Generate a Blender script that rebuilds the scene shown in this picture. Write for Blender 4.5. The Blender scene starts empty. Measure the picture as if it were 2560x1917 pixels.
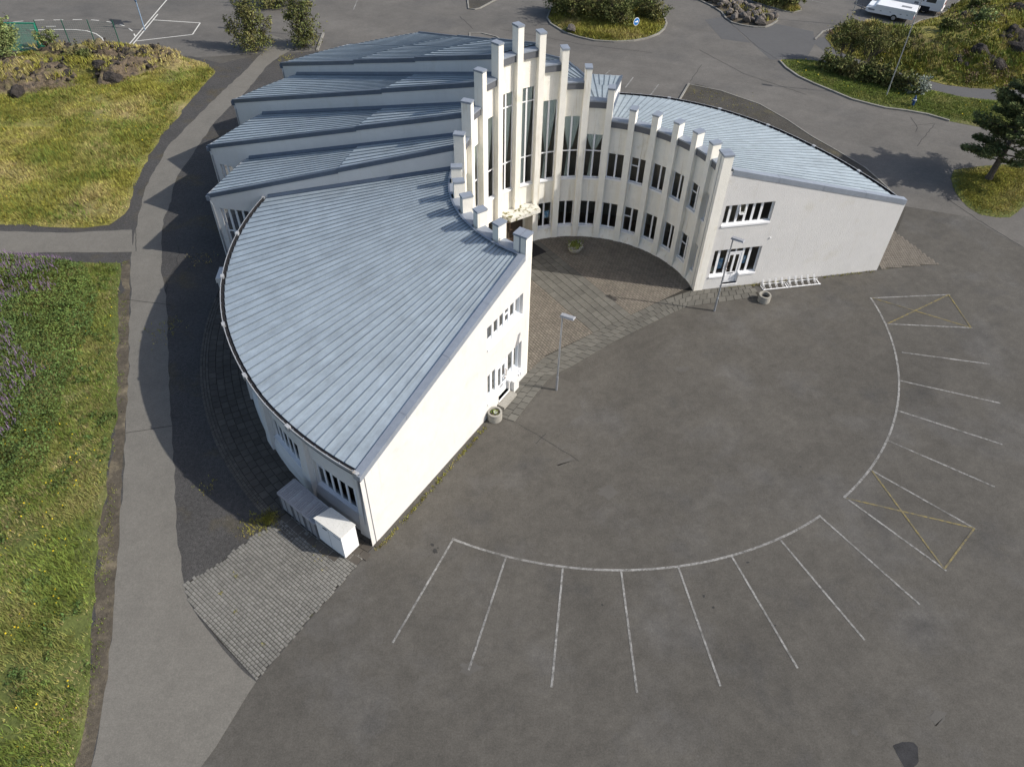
import bpy, math, random
import numpy as np
from mathutils import Vector, Matrix
from mathutils.geometry import delaunay_2d_cdt
random.seed(7)
rng = np.random.default_rng(11)
SC = bpy.context.scene
COL = SC.collection
R = math.radians

# ------------------------------------------------------------------ camera, sky, sun, exposure
cam = bpy.data.cameras.new('camera')
cam_o = bpy.data.objects.new('camera', cam)
COL.objects.link(cam_o)
cam.sensor_width = 36.0
cam.lens = 36.0 * 1907.6 / 2560.0
cam.clip_start, cam.clip_end = 0.5, 1500
_rt = Vector((0.999720, 0.016715, 0.016737)); _dn = Vector((0.023654, -0.706434, -0.707383)); _fw = Vector((0.0, 0.707581, -0.706632))
cam_o.matrix_world = Matrix(((_rt.x, -_dn.x, -_fw.x, 0), (_rt.y, -_dn.y, -_fw.y, 0), (_rt.z, -_dn.z, -_fw.z, 27.58), (0, 0, 0, 1)))
SC.camera = cam_o

SUN_EL, SUN_AZ = 38.96, -10.28          # azimuth counter-clockwise from +X
world = bpy.data.worlds.new('World'); SC.world = world; world.use_nodes = True
wn = world.node_tree
sky = wn.nodes.new('ShaderNodeTexSky'); sky.sky_type = 'NISHITA'; sky.sun_disc = False
sky.dust_density = 2.2; sky.sun_elevation = R(SUN_EL); sky.sun_rotation = R(90 - SUN_AZ)
bg = wn.nodes['Background']; bg.inputs['Strength'].default_value = 0.14
wn.links.new(sky.outputs[0], bg.inputs['Color'])

sun = bpy.data.lights.new('sun', 'SUN'); sun.energy = 4.15; sun.angle = R(0.53); sun.color = (1.0, 0.955, 0.89)
sun_o = bpy.data.objects.new('sun', sun); COL.objects.link(sun_o)
_d = Vector((-math.cos(R(SUN_EL)) * math.cos(R(SUN_AZ)), -math.cos(R(SUN_EL)) * math.sin(R(SUN_AZ)), -math.sin(R(SUN_EL))))
sun_o.rotation_euler = _d.to_track_quat('-Z', 'Y').to_euler()
sun_o.location = (40, 20, 60)

vs = SC.view_settings
vs.view_transform = 'Standard'; vs.look = 'None'; vs.gamma = 1.0; vs.use_curve_mapping = False
vs.exposure = 0.1
SC.render.engine = 'CYCLES'
SC.cycles.max_bounces = 8; SC.cycles.transparent_max_bounces = 12

# ------------------------------------------------------------------ helpers
def M(name, col, rough=0.85, var=(), bump=None, col2=None, mask=None, col3=None, mask3=None, metal=0.0, spec=0.3, orand=0.0, irand=0.0, hue=0.0, streak=None, vstain=None):
    """Principled material; var: (scale, amount) noises multiply the colour; mask: (scale, lo, hi) mixes col2 in."""
    m = bpy.data.materials.new(name); m.use_nodes = True
    nt = m.node_tree; N = nt.nodes; L = nt.links
    b = N['Principled BSDF']
    b.inputs['Roughness'].default_value = rough; b.inputs['Metallic'].default_value = metal
    b.inputs['Specular IOR Level'].default_value = spec
    geo = N.new('ShaderNodeNewGeometry')
    pos = geo.outputs['Position']
    def noise(sc, det=4.0, rg=0.55):
        n = N.new('ShaderNodeTexNoise'); n.inputs['Scale'].default_value = sc; n.inputs['Detail'].default_value = det
        n.inputs['Roughness'].default_value = rg
        L.new(pos, n.inputs['Vector']); return n.outputs[0]
    def ramp(o, lo, hi):
        r = N.new('ShaderNodeMapRange'); r.inputs['From Min'].default_value = lo; r.inputs['From Max'].default_value = hi
        L.new(o, r.inputs['Value']); return r.outputs[0]
    def rgb(c):
        n = N.new('ShaderNodeRGB'); n.outputs[0].default_value = (*c, 1); return n.outputs[0]
    cur = rgb(col)
    for cc, mk in ((col2, mask), (col3, mask3)):
        if cc is not None:
            mx = N.new('ShaderNodeMix'); mx.data_type = 'RGBA'
            L.new(ramp(noise(mk[0], 5.0, 0.6), mk[1], mk[2]), mx.inputs['Factor'])
            L.new(cur, mx.inputs[6]); mx.inputs[7].default_value = (*cc, 1); cur = mx.outputs[2]
    facs = []
    if vstain:        # runs of stain, long in z
        mp = N.new('ShaderNodeMapping'); mp.inputs['Scale'].default_value = vstain[1]; L.new(pos, mp.inputs['Vector'])
        n = N.new('ShaderNodeTexNoise'); n.inputs['Scale'].default_value = 1.0; n.inputs['Detail'].default_value = 6; n.inputs['Roughness'].default_value = .65; L.new(mp.outputs[0], n.inputs['Vector'])
        mx = N.new('ShaderNodeMix'); mx.data_type = 'RGBA'; L.new(ramp(n.outputs[0], vstain[2], vstain[3]), mx.inputs['Factor']); L.new(cur, mx.inputs[6]); mx.inputs[7].default_value = (*vstain[0], 1); cur = mx.outputs[2]
    for st in (streak or ()):   # (angle, long scale, short scale, amount)
        mp = N.new('ShaderNodeMapping'); mp.vector_type = 'TEXTURE'; mp.inputs['Rotation'].default_value = (0, 0, R(st[0])); mp.inputs['Scale'].default_value = (1 / st[1], 1 / st[2], 1); L.new(pos, mp.inputs['Vector'])
        n = N.new('ShaderNodeTexNoise'); n.inputs['Scale'].default_value = 1.0; n.inputs['Detail'].default_value = 5; n.inputs['Roughness'].default_value = .6; L.new(mp.outputs[0], n.inputs['Vector'])
        f = ramp(n.outputs[0], .3, .7); f.node.inputs['To Min'].default_value = 1 - st[3]; f.node.inputs['To Max'].default_value = 1 + st[3]; facs.append(f)
    for sc, am in var:
        facs.append(ramp(noise(sc), 0.25, 0.75)); 
        r = facs[-1].node; r.inputs['To Min'].default_value = 1 - am; r.inputs['To Max'].default_value = 1 + am; r.clamp = False
    if orand:
        oi = N.new('ShaderNodeObjectInfo'); f = ramp(oi.outputs['Random'], 0, 1)
        f.node.inputs['To Min'].default_value = 1 - orand; f.node.inputs['To Max'].default_value = 1 + orand; facs.append(f)
    if irand:
        f = ramp(geo.outputs['Random Per Island'], 0, 1)
        f.node.inputs['To Min'].default_value = 1 - irand; f.node.inputs['To Max'].default_value = 1 + irand; facs.append(f)
    if facs:
        acc = facs[0]
        for f in facs[1:]:
            mm = N.new('ShaderNodeMath'); mm.operation = 'MULTIPLY'; L.new(acc, mm.inputs[0]); L.new(f, mm.inputs[1]); acc = mm.outputs[0]
        vm = N.new('ShaderNodeVectorMath'); vm.operation = 'SCALE'; L.new(cur, vm.inputs[0]); L.new(acc, vm.inputs['Scale']); cur = vm.outputs[0]
    if hue:
        hs = N.new('ShaderNodeHueSaturation'); f = ramp(geo.outputs['Random Per Island'], 0, 1)
        f.node.inputs['To Min'].default_value = 0.5 - hue; f.node.inputs['To Max'].default_value = 0.5 + hue
        L.new(f, hs.inputs['Hue']); L.new(cur, hs.inputs['Color']); cur = hs.outputs[0]
    L.new(cur, b.inputs['Base Color'])
    if bump:
        bn = N.new('ShaderNodeBump'); bn.inputs['Strength'].default_value = bump[1]; bn.inputs['Distance'].default_value = bump[2]
        L.new(noise(bump[0]), bn.inputs['Height']); L.new(bn.outputs[0], b.inputs['Normal'])
    return m

def glass_mat(name, tint=(0.86, 0.89, 0.88), refl=0.1):
    m = bpy.data.materials.new(name); m.use_nodes = True
    nt = m.node_tree; N = nt.nodes; L = nt.links; N.clear()
    out = N.new('ShaderNodeOutputMaterial'); tr = N.new('ShaderNodeBsdfTransparent'); tr.inputs[0].default_value = (*tint, 1)
    gl = N.new('ShaderNodeBsdfGlossy'); gl.inputs['Roughness'].default_value = 0.03; gl.inputs['Color'].default_value = (0.9, 0.95, 1, 1)
    fr = N.new('ShaderNodeFresnel'); fr.inputs['IOR'].default_value = 1.45
    mx = N.new('ShaderNodeMixShader'); L.new(fr.outputs[0], mx.inputs[0]); L.new(tr.outputs[0], mx.inputs[1]); L.new(gl.outputs[0], mx.inputs[2])
    L.new(mx.outputs[0], out.inputs[0]); return m

class MB:
    """collects shapes and links them as one mesh object"""
    def __init__(s): s.v = []; s.f = []; s.m = []
    def add(s, vs, fs, mi=0):
        o = len(s.v); s.v += [tuple(map(float, v)) for v in vs]; s.f += [tuple(i + o for i in f) for f in fs]; s.m += [mi] * len(fs); return s
    def quad(s, a, b, c, d, mi=0): return s.add([a, b, c, d], [(0, 1, 2, 3)], mi)
    def poly(s, pts, mi=0): return s.add(pts, [tuple(range(len(pts)))], mi)
    def hexa(s, lo, hi, mi=0, bottom=True):
        """prism from two loops of equal length (lower loop counter-clockwise seen from above)"""
        n = len(lo); fs = [tuple(range(n, 2 * n))] + [(i, (i + 1) % n, n + (i + 1) % n, n + i) for i in range(n)]
        if bottom: fs.append(tuple(reversed(range(n))))
        return s.add(list(lo) + list(hi), fs, mi)
    def prism(s, pts, z0, z1, mi=0, bottom=True):
        return s.hexa([(p[0], p[1], z0) for p in pts], [(p[0], p[1], z1) for p in pts], mi, bottom)
    def box(s, c, d, rz=0.0, mi=0):
        ca, sa = math.cos(rz), math.sin(rz); hx, hy, hz = d[0] / 2, d[1] / 2, d[2] / 2
        pts = [(c[0] + x * ca - y * sa, c[1] + x * sa + y * ca) for x, y in ((-hx, -hy), (hx, -hy), (hx, hy), (-hx, hy))]
        return s.prism(pts, c[2] - hz, c[2] + hz, mi)
    def bar(s, a, b, w, h=None, up=(0, 0, 1), mi=0):
        a, b = Vector(a), Vector(b); t = (b - a).normalized(); u = Vector(up)
        if abs(t.dot(u)) > 0.98: u = Vector((1, 0, 0))
        x = t.cross(u).normalized() * w / 2; y = x.cross(t).normalized() * (h or w) / 2
        lo = [a - x - y, a + x - y, a + x + y, a - x + y]; hi = [b - x - y, b + x - y, b + x + y, b - x + y]
        return s.add(lo + hi, [(3, 2, 1, 0), (4, 5, 6, 7)] + [(i, (i + 1) % 4, 4 + (i + 1) % 4, 4 + i) for i in range(4)], mi)
    def tube(s, pts, rads, n=8, mi=0, caps=True):
        if not hasattr(rads, '__len__'): rads = [rads] * len(pts)
        P = [Vector(p) for p in pts]; base = len(s.v); ref = None; vs = []
        for i, p in enumerate(P):
            t = (P[min(i + 1, len(P) - 1)] - P[max(i - 1, 0)]).normalized()
            if ref is None: ref = Vector((1, 0, 0)) if abs(t.x) < 0.9 else Vector((0, 1, 0))
            x = (ref - t * ref.dot(t)).normalized(); y = t.cross(x); ref = x
            vs += [p + (x * math.cos(2 * math.pi * k / n) + y * math.sin(2 * math.pi * k / n)) * rads[i] for k in range(n)]
        fs = [(i * n + k, i * n + (k + 1) % n, (i + 1) * n + (k + 1) % n, (i + 1) * n + k) for i in range(len(P) - 1) for k in range(n)]
        if caps: fs += [tuple(reversed(range(n))), tuple(range((len(P) - 1) * n, len(P) * n))]
        return s.add(vs, fs, mi)
    def lathe(s, prof, n=20, c=(0, 0, 0), mi=0):
        vs = [(c[0] + r * math.cos(2 * math.pi * k / n), c[1] + r * math.sin(2 * math.pi * k / n), c[2] + z) for r, z in prof for k in range(n)]
        fs = [(i * n + k, i * n + (k + 1) % n, (i + 1) * n + (k + 1) % n, (i + 1) * n + k) for i in range(len(prof) - 1) for k in range(n)]
        fs += [tuple(range((len(prof) - 1) * n, len(prof) * n))]
        return s.add(vs, fs, mi)
    def mesh(s, name, mats):
        me = bpy.data.meshes.new(name); me.from_pydata(s.v, [], s.f)
        for m in (mats if isinstance(mats, (list, tuple)) else [mats]): me.materials.append(m)
        if any(s.m): me.polygons.foreach_set('material_index', s.m)
        return me
    def build(s, name, mats, parent=None, smooth=False, **kw):
        me = s.mesh(name, mats)
        if smooth: me.polygons.foreach_set('use_smooth', [True] * len(me.polygons))
        return link(name, me, parent, **kw)

def link(name, me, parent=None, loc=None, **kw):
    o = bpy.data.objects.new(name, me); COL.objects.link(o)
    if parent is not None: o.parent = parent
    if loc is not None: o.location = loc
    for k, v in kw.items(): o[k] = v
    return o
def thing(name, label, cat, loc=(0, 0, 0), rz=0.0, group=None):
    o = link(name, None, None, loc); o.rotation_euler.z = rz; o['label'] = label; o['category'] = cat
    if group: o['group'] = group
    return o
def copy_tree(o, parent=None):
    c = o.copy(); COL.objects.link(c)
    if parent is not None: c.parent = parent
    for ch in list(o.children): copy_tree(ch, c)
    return c
def sheet(name, pts, z, m, **kw):
    kw.setdefault('kind', 'structure')
    area = sum(a[0] * b[1] - b[0] * a[1] for a, b in zip(pts, pts[1:] + pts[:1]))
    if area < 0: pts = pts[::-1]
    return MB().poly([(x, y, z) for x, y in pts]).build(name, m, **kw)
def offset_line(pts, w):
    """left and right offset polylines"""
    out = []
    for i, p in enumerate(pts):
        a = Vector(pts[max(i - 1, 0)]); b = Vector(pts[min(i + 1, len(pts) - 1)]); t = (b - a).normalized(); n = Vector((-t.y, t.x))
        out.append((Vector(p) + n * w / 2, Vector(p) - n * w / 2))
    return out
def stripe(name, pts, w, z, m, **kw):
    o = offset_line([Vector(p) for p in pts], w); mb = MB()
    for (a, b), (c, d) in zip(o, o[1:]): mb.quad((b.x, b.y, z), (d.x, d.y, z), (c.x, c.y, z), (a.x, a.y, z))
    kw.setdefault('kind', 'structure')
    return mb.build(name, m, **kw)
def kerb(pts, m, w=0.14, h=0.12):
    o = offset_line([Vector(p) for p in pts], w); mb = MB()
    for (a, b), (c, d) in zip(o, o[1:]):
        mb.prism([(b.x, b.y), (d.x, d.y), (c.x, c.y), (a.x, a.y)], -0.02, h)
    return mb.build('kerb', m, kind='structure')
def arr_mesh(name, V, F, mats, mi=None):
    """mesh from numpy arrays; F (n,3) or (n,4)"""
    me = bpy.data.meshes.new(name); n, k = F.shape
    me.vertices.add(len(V)); me.vertices.foreach_set('co', np.ascontiguousarray(V, dtype=np.float32).ravel())
    me.loops.add(n * k); me.loops.foreach_set('vertex_index', np.ascontiguousarray(F, dtype=np.int32).ravel())
    me.polygons.add(n); me.polygons.foreach_set('loop_start', np.arange(0, n * k, k, dtype=np.int32)); 
    for m in mats: me.materials.append(m)
    if mi is not None: me.polygons.foreach_set('material_index', np.asarray(mi, dtype=np.int32))
    me.update(calc_edges=True); return me
def in_poly(P, poly):
    x, y = P[:, 0], P[:, 1]; r = np.zeros(len(P), bool); q = np.asarray(poly)
    j = len(q) - 1
    for i in range(len(q)):
        c = ((q[i, 1] > y) != (q[j, 1] > y)) & (x < (q[j, 0] - q[i, 0]) * (y - q[i, 1]) / (q[j, 1] - q[i, 1] + 1e-12) + q[i, 0])
        r ^= c; j = i
    return r
def edge_dist(P, poly):
    q = np.asarray(poly); d = np.full(len(P), 1e9)
    for a, b in zip(q, np.roll(q, -1, 0)):
        ab = b - a; t = np.clip(((P - a) @ ab) / (ab @ ab + 1e-12), 0, 1); d = np.minimum(d, np.hypot(*(P - a - t[:, None] * ab).T))
    return d
_nl = {}
def vnoise(P, scale, seed=0):
    """smooth value noise 0..1 in the plane"""
    key = seed
    if key not in _nl: _nl[key] = np.random.default_rng(seed).random((257, 257))
    g = _nl[key]; q = P[:, :2] * scale + 1000.0; i = np.floor(q).astype(int); f = q - i; f = f * f * (3 - 2 * f)
    i = i % 256; a = g[i[:, 0], i[:, 1]]; b = g[i[:, 0] + 1, i[:, 1]]; c = g[i[:, 0], i[:, 1] + 1]; d = g[i[:, 0] + 1, i[:, 1] + 1]
    return (a * (1 - f[:, 0]) + b * f[:, 0]) * (1 - f[:, 1]) + (c * (1 - f[:, 0]) + d * f[:, 0]) * f[:, 1]
def fbm(P, scale, seed=0, octv=4):
    s = 0; a = 0.5; t = 0
    for k in range(octv): s = s + a * vnoise(P, scale * 2 ** k, seed + k); t += a; a *= 0.5
    return s / t
def rand_in(poly, n):
    q = np.asarray(poly); lo, hi = q.min(0), q.max(0); out = []; got = 0
    area = abs(np.sum(q[:, 0] * np.roll(q[:, 1], -1) - q[:, 1] * np.roll(q[:, 0], -1))) / 2
    N = int(n * np.prod(hi - lo) / max(area, 0.01) * 1.1) + 10
    P = rng.random((N, 2)) * (hi - lo) + lo
    return P[in_poly(P, poly)][:n]
def terrain(name, poly, step, hfun, m, smooth=True, **kw):
    """triangulated patch of ground inside a polygon, raised by hfun(P, distance to its edge)"""
    poly = [tuple(p) for p in poly]; dense = []
    for a, b in zip(poly, poly[1:] + poly[:1]):
        k = max(1, int(math.dist(a, b) / step)); dense += [(a[0] + (b[0] - a[0]) * i / k, a[1] + (b[1] - a[1]) * i / k) for i in range(k)]
    q = np.asarray(dense); lo, hi = q.min(0), q.max(0)
    gx, gy = np.meshgrid(np.arange(lo[0], hi[0], step), np.arange(lo[1], hi[1], step)); P = np.stack([gx.ravel(), gy.ravel()], 1)
    P = P + (rng.random(P.shape) - 0.5) * step * 0.5
    P = P[in_poly(P, q)]; P = P[edge_dist(P, q) > step * 0.45]
    pts = [Vector(p) for p in dense] + [Vector(p) for p in P]; nb = len(dense)
    v, e, f, *_ = delaunay_2d_cdt(pts, [(i, (i + 1) % nb) for i in range(nb)], [], 1, 1e-5)
    V2 = np.array([tuple(p) for p in v]); z = hfun(V2, edge_dist(V2, q))
    me = arr_mesh(name, np.c_[V2, z], np.array([tuple(x) for x in f]), [m])
    if smooth: me.polygons.foreach_set('use_smooth', [True] * len(me.polygons))
    kw.setdefault('kind', 'structure')
    return link(name, me, None, **kw)
def blades(P, z, h, w, lean=0.5, k=3):
    """k leaning triangular blades per point"""
    n = len(P); P = np.repeat(P, k, 0); z = np.repeat(z, k); h = np.repeat(h, k) * (0.6 + 0.8 * rng.random(n * k)); a = rng.random(n * k) * 2 * np.pi
    P = P + (rng.random(P.shape) - 0.5) * 0.12
    d = np.stack([np.cos(a), np.sin(a)], 1); s = np.stack([-d[:, 1], d[:, 0]], 1); l = lean * (0.3 + rng.random(n * k))
    ww = w * (0.6 + 0.8 * rng.random(n * k))
    b0 = np.c_[P - s * ww[:, None] / 2, z - 0.02]; b1 = np.c_[P + s * ww[:, None] / 2, z - 0.02]
    tp = np.c_[P + d * (h * l)[:, None], z + h]
    V = np.stack([b0, b1, tp], 1).reshape(-1, 3); return V, np.arange(len(V)).reshape(-1, 3)
def leafquads(C3, size, flat=0.0, elong=1.0, dirs=None):
    """one randomly turned leaf-sized quad per centre"""
    n = len(C3); u = rng.normal(size=(n, 3)) if dirs is None else dirs + 0.35 * rng.normal(size=(n, 3))
    u /= np.linalg.norm(u, axis=1)[:, None]; w = rng.normal(size=(n, 3)); w[:, 2] += flat; v = np.cross(u, w); v /= np.linalg.norm(v, axis=1)[:, None] + 1e-9
    s = size * (0.6 + 0.8 * rng.random(n)); u = u * (s * elong)[:, None] / 2; v = v * s[:, None] / 2
    V = np.stack([C3 - u, C3 + v * 0.8, C3 + u, C3 - v * 0.8], 1).reshape(-1, 3); return V, np.arange(len(V)).reshape(-1, 4)

# ------------------------------------------------------------------ materials
m_lot = M('asphalt_dark', (0.087, 0.0805, 0.069), 0.9, streak=[(32, .05, .55, .06), (38, .12, 2.2, .04), (-50, .06, .7, .03)], var= [(0.12, 0.10), (0.5, 0.12), (2.0, 0.10), (6, 0.10), (16, 0.2), (50, 0.3)], bump=(120, 0.25, 0.01),
          col2=(0.105, 0.10, 0.092), mask=(0.22, 0.52, 0.72), col3=(0.068, 0.065, 0.06), mask3=(0.35, 0.56, 0.75))
m_lot2 = M('asphalt_mended', (0.094, 0.087, 0.075), 0.9, [(0.5, 0.1), (4, .12), (30, .2)])
m_road = M('asphalt_grey', (0.127, 0.119, 0.107), 0.9, streak=[(-25, .05, .5, .07), (40, .06, .6, .05)], var= [(0.15, 0.09), (0.7, 0.10), (3, 0.08), (9, 0.12), (30, 0.2)], bump=(90, 0.2, 0.01),
           col2=(0.098, 0.094, 0.088), mask=(0.16, 0.5, 0.72))
m_path = M('asphalt_path', (0.158, 0.148, 0.128), 0.9, [(0.3, 0.06), (1.2, 0.06), (4, 0.07), (16, 0.14), (60, 0.2)], (110, 0.2, 0.01))
m_patch = M('asphalt_patch', (0.098, 0.097, 0.096), 0.9, [(0.3, 0.06), (2, 0.05), (70, 0.12)])
m_court = M('asphalt_court', (0.118, 0.114, 0.106), 0.9, [(0.2, 0.06), (2, 0.05), (60, 0.1)])
m_crack = M('tar_seam', (0.035, 0.034, 0.033), 0.9, [(9, 0.3)])
m_gravel = M('dark_gravel', (0.066, 0.063, 0.060), 0.95, [(0.5, 0.15), (6, 0.25), (22, 0.4), (60, 0.5)], (45, 0.8, 0.03), col2=(0.085, 0.072, 0.045), mask=(0.35, 0.55, 0.72))
m_gravelR = M('brown_gravel', (0.062, 0.057, 0.048), 0.95, [(0.6, 0.2), (8, 0.3), (40, 0.4)], (40, 0.8, 0.03), col2=(0.10, 0.088, 0.05), mask=(0.5, 0.56, 0.75))
m_white = M('white_road_paint', (0.27, 0.265, 0.25), 0.8, [(0.6, 0.25), (2.2, 0.25), (18, 0.25)], col2=(0.115, 0.11, 0.10), mask=(7, 0.42, 0.66), col3=(0.105, 0.10, 0.09), mask3=(0.9, .52, .72))
m_whitec = M('court_paint', (0.62, 0.61, 0.56), 0.8, [(2, 0.12), (18, 0.1)])
m_yellow = M('yellow_road_paint', (0.22, 0.175, 0.062), 0.8, [(2, 0.2), (16, 0.2)], col2=(0.105, 0.097, 0.08), mask=(6, 0.40, 0.64), col3=(0.10, 0.093, 0.078), mask3=(.8, .5, .7))
m_joint = M('joint_sand', (0.036, 0.033, 0.027), 0.95, [(3, 0.3), (30, 0.3)], col2=(0.06, 0.066, 0.022), mask=(1.6, 0.62, 0.74))
m_block = M('paving_block', (0.185, 0.178, 0.158), 0.85, [(0.45, 0.14), (2.5, 0.10), (40, 0.1)], (60, 0.2, 0.01), irand=0.12, orand=0.12)
m_cobble = M('courtyard_block', (0.165, 0.145, 0.118), 0.85, [(0.5, 0.14), (3, 0.10), (40, 0.1)], irand=0.12)
m_slab = M('concrete_slab', (0.122, 0.116, 0.100), 0.85, [(0.8, 0.12), (5, 0.08), (50, 0.08)], (70, 0.15, 0.01), orand=0.14)
m_wslab = M('shaded_brown_slab', (0.082, 0.072, 0.06), 0.85, [(0.8, 0.15), (5, 0.1)], (70, 0.15, 0.01), orand=0.18)  # browner slab, with the shade over the walkway painted into its colour
m_wset = M('shaded_sett', (0.10, 0.09, 0.076), 0.85, [(0.8, 0.15), (5, 0.1)], irand=0.18)  # border setts darkened the same way, wall shade included in the colour
m_conc = M('old_concrete', (0.30, 0.285, 0.25), 0.9, [(1.5, 0.15), (12, 0.12), (60, 0.1)], (50, 0.3, 0.01))
m_kerb = M('kerb_concrete', (0.24, 0.23, 0.205), 0.9, [(0.7, 0.25), (8, 0.15)])
m_plaster = M('white_roughcast', (0.66, 0.645, 0.62), 0.9, [(0.5, 0.03), (2.5, 0.03), (30, 0.03)], (26, 0.55, 0.03), col2=(0.60, 0.575, 0.51), mask=(0.9, 0.58, 0.85), vstain=((.53, .50, .43), (2.6, 2.6, .22), .60, .85))
m_cream = M('cream_roughcast', (0.83, 0.80, 0.72), 0.9, [(0.5, 0.04), (3, 0.04), (30, 0.03)], (26, 0.5, 0.03), col2=(0.62, 0.55, 0.40), mask=(0.8, 0.62, 0.85), vstain=((.55, .47, .33), (4.0, 4.0, .30), .56, .82))
m_frame = M('white_window_paint', (0.82, 0.82, 0.82), 0.45, [(4, 0.03)])
m_roof = M('blue_grey_roof_metal', (0.40, 0.46, 0.495), 0.45, [(0.35, 0.07), (1.4, 0.09), (7, 0.07)], (3.0, 0.06, 0.03), col2=(0.34, 0.385, 0.41), mask=(1.1, 0.50, 0.75), metal=0.2, spec=0.5, orand=0.025)
def radial_streaks(m, centre, amt):
    nt = m.node_tree; N = nt.nodes; L = nt.links; b = N['Principled BSDF']; src = b.inputs['Base Color'].links[0].from_socket
    g = N.new('ShaderNodeNewGeometry'); sub = N.new('ShaderNodeVectorMath'); sub.operation = 'SUBTRACT'; sub.inputs[1].default_value = (*centre, 0); L.new(g.outputs['Position'], sub.inputs[0])
    sx = N.new('ShaderNodeSeparateXYZ'); L.new(sub.outputs[0], sx.inputs[0]); at = N.new('ShaderNodeMath'); at.operation = 'ARCTAN2'; L.new(sx.outputs[1], at.inputs[0]); L.new(sx.outputs[0], at.inputs[1])
    ln = N.new('ShaderNodeVectorMath'); ln.operation = 'LENGTH'; L.new(sub.outputs[0], ln.inputs[0])
    k = N.new('ShaderNodeMath'); k.operation = 'MULTIPLY'; k.inputs[1].default_value = 70; L.new(at.outputs[0], k.inputs[0]); k2 = N.new('ShaderNodeMath'); k2.operation = 'MULTIPLY'; k2.inputs[1].default_value = .45; L.new(ln.outputs['Value'], k2.inputs[0])
    cb = N.new('ShaderNodeCombineXYZ'); L.new(k.outputs[0], cb.inputs[0]); L.new(k2.outputs[0], cb.inputs[1]); n = N.new('ShaderNodeTexNoise'); n.inputs['Scale'].default_value = 1.0; n.inputs['Detail'].default_value = 5; n.inputs['Roughness'].default_value = .65; L.new(cb.outputs[0], n.inputs['Vector'])
    r = N.new('ShaderNodeMapRange'); r.inputs['From Min'].default_value = .3; r.inputs['From Max'].default_value = .7; r.inputs['To Min'].default_value = 1 - amt; r.inputs['To Max'].default_value = 1 + amt; L.new(n.outputs[0], r.inputs['Value'])
    v = N.new('ShaderNodeVectorMath'); v.operation = 'SCALE'; L.new(src, v.inputs[0]); L.new(r.outputs[0], v.inputs['Scale']); L.new(v.outputs[0], b.inputs['Base Color'])
radial_streaks(m_roof, (3.947, 34.26), .13)
m_seam = M('roof_seam_metal', (0.20, 0.235, 0.265), 0.5, [(1.0, 0.2)], metal=0.2)
m_flash = M('grey_flashing', (0.27, 0.30, 0.345), 0.5, [(0.6, 0.10), (5, 0.08)], metal=0.2, spec=0.4)
m_edge = M('shaded_blue_edge_metal', (0.10, 0.125, 0.165), 0.5, [(0.8, 0.12), (5, 0.1)], metal=0.15, spec=0.4)  # darker than the other flashing: shade on the edge faces is painted in
m_fascia = M('dark_grey_fascia', (0.115, 0.12, 0.132), 0.55, [(0.8, 0.08), (6, 0.05)])
m_gut = M('gutter_metal', (0.36, 0.37, 0.38), 0.5, [(2, 0.2), (9, 0.15)], col2=(0.30, 0.24, 0.17), mask=(1.6, 0.6, 0.78))
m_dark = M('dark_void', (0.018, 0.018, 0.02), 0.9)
m_floor = M('brown_interior', (0.26, 0.19, 0.14), 0.7, [(1.5, 0.2)])
m_core = M('interior_wall', (0.36, 0.31, 0.25), 0.9, [(0.8, 0.3)])
m_curt = M('pale_green_curtain', (0.84, 0.87, 0.81), 0.9, [(3, 0.06)])
m_glass = glass_mat('window_glass')
m_wood = M('dark_brown_door', (0.075, 0.058, 0.042), 0.6, [(1.0, 0.15), (20, 0.2)])
m_bronze = M('bronze_handle', (0.30, 0.21, 0.16), 0.4, metal=0.7)
m_galv = M('galvanised_steel', (0.40, 0.42, 0.45), 0.42, [(3, 0.12)], metal=0.6, spec=0.5)
m_greyp = M('grey_lamp_paint', (0.30, 0.31, 0.33), 0.5, [(4, 0.08)])
m_rubber = M('black_rubber', (0.02, 0.02, 0.022), 0.85, [(8, 0.2)])
m_bin = M('grey_bin_boards', (0.34, 0.335, 0.345), 0.7, [(2, 0.10), (14, 0.14)], orand=0.08)
m_moss = M('mossy_white_concrete', (0.66, 0.64, 0.57), 0.95, [(2, 0.12), (15, 0.15)], (14, 0.6, 0.04), col2=(0.14, 0.13, 0.045), mask=(3.0, 0.52, 0.60))
m_stainw = M('stained_white_lid', (0.66, 0.65, 0.61), 0.9, [(2, 0.08), (16, 0.1)], col2=(0.27, 0.26, 0.21), mask=(16.0, 0.54, 0.78))
m_rockd = M('black_lava', (0.042, 0.036, 0.032), 0.95, [(1.2, 0.3), (6, 0.35), (25, 0.3)], (7, 1.0, 0.2), col2=(0.085, 0.072, 0.058), mask=(1.3, 0.52, 0.74), orand=0.15)
m_rock = M('lava_rock', (0.105, 0.092, 0.08), 0.95, [(1.2, 0.25), (6, 0.3), (25, 0.3)], (9, 0.9, 0.12), col2=(0.19, 0.165, 0.135), mask=(1.5, 0.5, 0.72), irand=0.25, orand=0.15)
m_outcrop = M('mossy_lava', (0.135, 0.104, 0.072), 0.95, [(0.7, 0.25), (4, 0.35), (18, 0.35)], (6, 0.9, 0.15), col2=(0.17, 0.15, 0.06), mask=(0.55, 0.52, 0.68), col3=(0.05, 0.044, 0.04), mask3=(1.6, 0.55, 0.7))
m_soil = M('grass_ground', (0.20, 0.185, 0.05), 0.95, [(0.25, 0.2), (1.5, 0.25), (9, 0.3)], (8, 0.8, 0.08), col2=(0.25, 0.20, 0.10), mask=(0.22, 0.52, 0.68), col3=(0.12, 0.13, 0.035), mask3=(0.4, 0.56, 0.7))
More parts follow.
